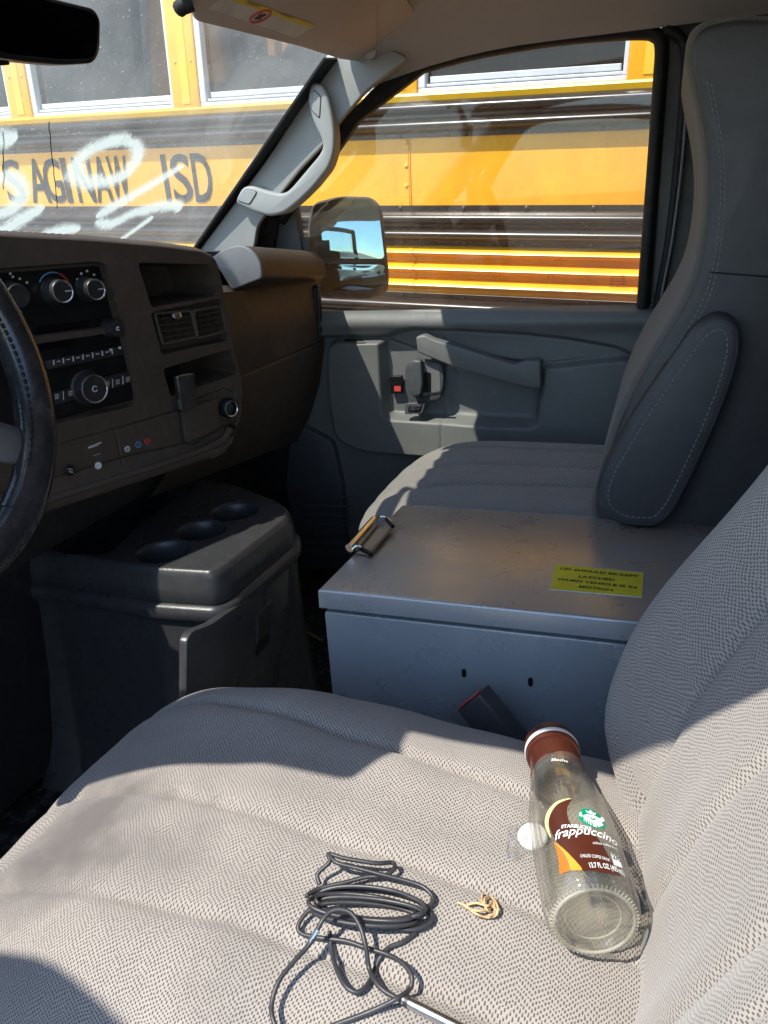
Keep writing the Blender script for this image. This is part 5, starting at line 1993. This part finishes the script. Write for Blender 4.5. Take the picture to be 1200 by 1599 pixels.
B().lathe(inner, b_base, ba, 48).build('inner_wall', 'glass_inner', gb, sharp=180)
# knurl round the heel
for rr_, tt_ in ((.0292, .0003),):
    kb = B()
    for t in np.linspace(0, 2 * math.pi, 60, endpoint=False):
        a_ = ba.orthogonal().normalized()
        c_ = ba.cross(a_)
        dv = a_ * math.cos(t) + c_ * math.sin(t)
        kb.tube([b_base + dv * .0244 + ba * .0004, b_base + dv * .0281 + ba * .0012], .0007, 5)
    ko = kb.build('heel_knurl', 'glass_edge', gb)
    ko['kind'] = 'stuff'
a_ = ba.orthogonal().normalized()
c_ = ba.cross(a_)
for rr_, tt_, wd_ in ((.0252, .0004, .0011), (.0175, .0040, .0006)):
    B().tube([b_base + (a_ * math.cos(t) + c_ * math.sin(t)) * rr_ + ba * tt_ for t in np.linspace(0, 2 * math.pi, 48, endpoint=False)], wd_, 6, True).build('base_ring', 'glass_edge', gb)
capo = B().lathe([(.0195, .172 * k_ - .003), (.0222, .172 * k_ - .003), (.0226, .173 * k_), (.0226, .186 * k_), (.0215, .1895 * k_), (.019, .190 * k_), (0, .190 * k_)], b_base, ba, 56).build('cap', 'choc_cap', bottle)
B().lathe([(.0229, .1745 * k_), (.0232, .1755 * k_), (.0232, .1785 * k_), (.0229, .1795 * k_)], b_base, ba, 56).build('cap_band', 'white_ink', capo)


def brad(t):
    return float(np.interp(t, [q[1] for q in BPROF[4:]], [q[0] for q in BPROF[4:]]))


f0 = Vector(CAM) - (b_base + b_cap) / 2
f0 = (f0 - ba * f0.dot(ba)).normalized()
fr_ = ba.cross(f0)
if fr_.dot(Vector(BR)) < 0:
    fr_ = -fr_


def bhit(px, py):
    """(arc angle, axial) of a photo pixel on the bottle"""
    d = Vector(ray(px, py))
    o = Vector(CAM)
    best = None
    for k in np.linspace(.38, .74, 1800):
        p = o + d * k - b_base
        t = p.dot(ba)
        if 0.006 < t < .19 * k_:
            rad = (p - ba * t)
            if rad.length < brad(t):
                return math.atan2(rad.dot(fr_), rad.dot(f0)), t
            if best is None or rad.length - brad(t) < best[0]:
                best = (rad.length - brad(t), math.atan2(rad.dot(fr_), rad.dot(f0)), t)
    return best[1], best[2]


RB = .0308


def bsurf(s, t, lift=.0005):
    r_ = brad(t) + lift
    a_ = s / RB
    return b_base + ba * t + (f0 * math.cos(a_) + fr_ * math.sin(a_)) * r_


def bst(px, py):
    a_, t = bhit(px, py)
    return (a_ * RB, t)


def zb(X_, Y_):
    return (780 + X_ / 4.208, 1140 + Y_ / 4.208)


def patch(name, st, mat, parent, lift=.0005, step=.0025):
    """printed shape wrapped on the bottle: outline in (arc, axial), filled with small triangles"""
    st = [Vector((p[0], p[1])) for p in st]
    xs_ = [p.x for p in st]
    ys_ = [p.y for p in st]
    gxs = np.arange(min(xs_), max(xs_), step)
    gys = np.arange(min(ys_), max(ys_), step)
    A, C_ = np.meshgrid(gxs, gys, indexing='ij')
    ins = sdf(st, A, C_) < -.0006
    pts = st + [Vector((a, c)) for a, c in zip(A[ins], C_[ins])]
    n = len(st)
    res = delaunay_2d_cdt(pts, [(i, (i + 1) % n) for i in range(n)], [], 1, 1e-7)
    V = [bsurf(v.x, v.y, lift) for v in res[0]]
    return pydata(name, V, res[2], mat, parent, sharp=180)


def zst(*pts, smooth=4):
    q = [bst(*zb(*p)) for p in pts]
    return [(v.x, v.y) for v in catmull([(a, b, 0) for a, b in q], smooth, True)] if smooth else q


label = patch('printed_label', zst((476, 462), (452, 500), (446, 548), (462, 606), (500, 648), (560, 668), (620, 690), (668, 742), (706, 812), (744, 880), (778, 940), (800, 962), (760, 956), (680, 942), (600, 930), (545, 926), (500, 880), (440, 810), (390, 750), (352, 690), (330, 620), (338, 560), (372, 506), (420, 472)), 'choc', bottle, .0004)
patch('cream_swirl', zst((474, 456), (420, 462), (366, 486), (322, 540), (304, 604), (314, 660), (346, 716), (330, 650), (328, 600), (344, 548), (380, 498), (424, 472)), 'cream', label, .0006)
patch('orange_swirl', zst((368, 742), (420, 780), (470, 830), (512, 876), (546, 922), (510, 926), (472, 924), (460, 880), (430, 820), (396, 776)), 'orange_print', label, .0006)
patch('amber_swirl', zst((362, 742), (392, 776), (426, 824), (456, 884), (470, 926), (436, 938), (402, 950), (396, 880), (384, 810)), 'rust_orange', label, .0005)
tn = .1455 * k_
patch('neck_label', [(s_, t_) for s_, t_ in [(-.09, tn - .012), (-.05, tn - .009), (-.025, tn - .003), (0, tn), (.05, tn), (.09, tn - .004), (.09, .1715 * k_), (.0, .1715 * k_), (-.09, .1715 * k_)]], 'choc', bottle, .0003)
# round green emblem, white figure inside it simplified to a crown and flowing lines
gc = bst(*zb(612, 586))
gr_ = .0098
ge = patch('round_emblem', [(gc[0] + math.cos(t) * gr_, gc[1] + math.sin(t) * gr_) for t in np.linspace(0, 2 * math.pi, 40, endpoint=False)], 'green_print', bottle, .0005, .002)


def bline(pts, w, mat, parent, name, lift=.0009):
    P = [bsurf(gc[0] + x * gr_, gc[1] + y * gr_, lift) for x, y in pts]
    return B().tube(catmull([tuple(p) for p in P], 4), w, 5).build(name, mat, parent)


for sx in (-1, 1):
    for k in range(4):
        x0 = .16 + .13 * k
        bline([(sx * x0 * .8, .28 - .03 * k), (sx * (x0 + .08), .0), (sx * (x0 + .02), -.3), (sx * (x0 + .1), -.62 + .08 * k), (sx * (x0 + .12), -.80 + .12 * k)], .00042, 'white_ink', ge, 'emblem_line')
    bline([(sx * .74, .38), (sx * .86, .15), (sx * .70, .05)], .0008, 'white_ink', ge, 'emblem_line')
patch('emblem_figure', [(gc[0] + x * gr_, gc[1] + y * gr_) for x, y in ((-.14, .34), (.14, .34), (.16, .1), (.0, -.08), (-.16, .1))], 'white_ink', ge, .0008)
patch('emblem_figure', [(gc[0] + x * gr_, gc[1] + y * gr_) for x, y in ((-.12, -.2), (.12, -.2), (.14, -.9), (-.14, -.9))], 'white_ink', ge, .0008)
patch('emblem_crown', [(gc[0] + x * gr_, gc[1] + y * gr_) for x, y in ((-.28, .45), (.28, .45), (.40, .72), (.16, .62), (.0, .88), (-.16, .62), (-.40, .72))], 'white_ink', ge, .0008)


def btext(txt, size, p0, p1, mat, parent, bold=0.0, shear=0.0, lift=.0010, sx=1.0):
    """lettering on the bottle, centred between two photo points (zoomed label coordinates)"""
    a, c = bst(*zb(*p0)), bst(*zb(*p1))
    ux_ = Vector((c[0] - a[0], c[1] - a[1]))
    wdt = ux_.length
    ux_.normalize()
    uy_ = Vector((-ux_.y, ux_.x))
    v, f = textmesh(txt, size, bold, 'CENTER', 1.0, shear)
    xs_ = [q[0] for q in v]
    fac = wdt / (max(xs_) - min(xs_)) * sx
    mid = (Vector(a) + Vector(c)) / 2
    P = []
    for x, y in v:
        q = mid + ux_ * (x * fac) + uy_ * y
        P.append(bsurf(q.x, q.y, lift))
    return pydata('label_print', P, f, mat, parent, smooth=False)


btext('STARBUCKS', .0044, (412, 646), (604, 660), 'white_ink', label, .00012)
btext('frappuccino', .0112, (364, 712), (764, 752), 'white_ink', label, .00012, .35)
btext('chilled coffee drink', .0032, (612, 752), (770, 792), 'white_ink', label)
btext('CHILLED COFFEE DRINK', .0040, (534, 838), (724, 866), 'white_ink', label)
btext('13.7 FL OZ (405 mL)', .0062, (592, 900), (812, 950), 'white_ink', label, .0001)
btext('Mocha', .0062, (346, 204), (450, 214), 'white_ink', bottle, .0001, lift=.0009)
cb = zst((728, 812), (780, 836), (806, 912), (752, 892), smooth=0)
cbx = patch('calorie_box', cb, 'white_ink', bottle, .0006)
btext('270', .0062, (738, 838), (790, 864), 'black_print', cbx, .0001, lift=.0011)

# ------------------------------------------------------------------ black cord, its plug, and bits on the seat
def zc(X_, Y_, lift=0.0):
    return on_seat(400 + X_ / 3, 1300 + Y_ / 3, lift)


cord = empty('audio_cable', zc(520, 380), 'tangled black cable with a silver plug lying on the driver seat', 'cable')
CR = .0016
cb_ = B()


def cpath(pts, r=CR):
    P = []
    for p in pts:
        l_ = p[2] if len(p) > 2 else .0
        P.append(zc(p[0], p[1], l_) + Vector((0, 0, CR * .7)))
    cb_.tube(catmull(P, 8), r, 8)


coil = []
nl = 5
for i in range(nl * 16 + 1):
    t = i / 16 * 2 * math.pi + math.pi
    k = i / 16
    cx__ = 520 + 14 * math.sin(k * 2.1)
    cy__ = 352 + 62 * (k / nl - .42) + 8 * math.sin(k * 3.3)
    rx_ = 272 - 26 * abs(math.sin(k * 1.7)) + 10 * math.cos(k)
    ry_ = 58 + 16 * math.sin(k * 1.3)
    x = cx__ + rx_ * math.cos(t)
    y = cy__ + ry_ * math.sin(t) + 22 * math.cos(t)
    coil.append((x, y, .004 + .004 * math.sin(k * 2.6 + t) + .003 * (1 if math.sin(t) > 0 else 0)))
cpath([(300, 250, .006), (290, 200, .010), (345, 145, .015), (342, 108, .018), (420, 128, .016), (560, 150, .012), (640, 148, .010), (648, 178, .008), (600, 208, .006), (520, 215, .006), (420, 240, .006), (300, 268, .006), (240, 300, .006)])
cpath([(345, 112, .018), (380, 148, .016), (470, 172, .013), (600, 206, .009), (700, 232, .007), (785, 262, .006), (830, 312, .004), (808, 352, .003), (740, 372, .004)])
cpath(coil)
cpath([(300, 345, .008), (240, 380, .006), (200, 440, .004), (215, 480, .003), (300, 500, .004), (420, 515, .004), (520, 548, .004), (620, 580, .005), (690, 622, .008), (730, 680, .010), (720, 740, .010), (660, 785, .008), (580, 826, .004), (480, 868, .002), (360, 912, .002), (250, 960, .002)])
cpath([(120, 960, .006), (80, 880, .008), (76, 800, .008), (110, 700, .010), (180, 610, .012), (255, 525, .016), (305, 430, .020), (350, 378, .022), (400, 368, .022), (450, 388, .020), (490, 450, .016), (515, 540, .012), (530, 640, .008), (560, 705, .006), (610, 755, .005), (690, 795, .004)])
cpath([(345, 470, .004), (356, 560, .004), (380, 650, .005), (420, 725, .005), (470, 755, .004), (515, 730, .003), (540, 690, .002), (560, 640, .001), (585, 590, .001), (625, 545, .001), (690, 520, .001), (750, 475, .001)])
cpath([(420, 420, .003), (520, 440, .003), (640, 455, .003), (740, 462, .003), (815, 430, .003), (822, 390, .003), (760, 350, .004)])
cb_.build('cord', 'cable', cord, sharp=180)
B().tube([zc(690, 792, .004) + Vector((0, 0, .002)), zc(740, 820, .004) + Vector((0, 0, .002)), zc(930, 915, .003) + Vector((0, 0, .002)), zc(1040, 975, .003) + Vector((0, 0, .002))], [.0028, .0036, .0036, .0036], 14).build('plug', 'silver', cord)
a, b_ = zc(700, 798, .004) + Vector((0, 0, .002)), zc(716, 806, .004) + Vector((0, 0, .002))
B().tube([a, b_], .0038, 12).build('plug_collar', 'dash_dark', cord)
a, b_ = zc(226, 565, .0142), zc(290, 460, .0182)
B().tube([a + Vector((0, 0, CR * .7)), b_ + Vector((0, 0, CR * .7))], CR * 1.12, 8).build('worn_patch', 'silver', cord)

el = empty('elastic_scrap', zc(1080, 370), 'small tangle of beige elastic lying beside the bottle', 'elastic')
eb = B()
for pts in (((945, 332), (985, 350), (1030, 385), (1080, 402), (1125, 392), (1132, 350), (1105, 308), (1072, 315), (1078, 360), (1100, 378)), ((1062, 290), (1060, 330), (1085, 350), (1110, 330), (1122, 370)), ((990, 345), (1030, 335), (1070, 345), (1110, 352), (1128, 380), (1090, 395)), ((960, 336), (1000, 362), (1050, 372), (1100, 360))):
    eb.tube(catmull([zc(x, y, .002 + .002 * (i % 3)) + Vector((0, 0, .0008)) for i, (x, y) in enumerate(pts)], 6), .0009, 6)
eb.build('elastic_strand', 'elastic', el, sharp=180)

wr = empty('foil_wrapper', on_seat(812, 1312), 'clear wrapper with a white round disc beside the bottle', 'wrapper')
c = on_seat(832, 1306, .004)
B().lathe([(0, .002), (.0105, .0018), (.0115, .0), (0, 0)], c, Vector((-.25, .1, 1)), 24).build('disc', 'white_disc', wr)
g = np.zeros((14, 12, 3))
for i in range(14):
    for j in range(12):
        x = 790 + 50 * i / 13
        y = 1290 + 52 * j / 11 + 6 * math.sin(i * .5)
        q = on_seat(x, y)
        g[i, j] = (q.x, q.y, q.z + .0035 + .0022 * rng.standard_normal())
gridmesh('film', g, 'wrapper', wr, sharp=20)

# ------------------------------------------------------------------ litter on the floor by the console
q = at(480, 992, z=.004)
B().tube([at(466, 984, z=.006), at(484, 990, z=.008), at(503, 1001, z=.006)], .0045, 6).build('wood_splinter', 'wood')
tag(bpy.data.objects['wood_splinter'], 'small wood splinter on the dark floor beside the steel box', 'splinter')
for nm, pts, mat, lb in (('plastic_scrap', ((462, 997), (478, 994), (484, 1000), (470, 1004)), 'blue_scrap', 'blue plastic scrap on the floor beside the console'), ('paper_scrap', ((456, 958), (464, 957), (464, 963), (459, 965)), 'paper', 'tiny white paper scrap on the floor behind the console')):
    o = B().prism([at(x, y, z=.006) for x, y in pts], (0, 0, .006), .002, 2, 2).build(nm, mat)
    tag(o, lb, 'scrap')
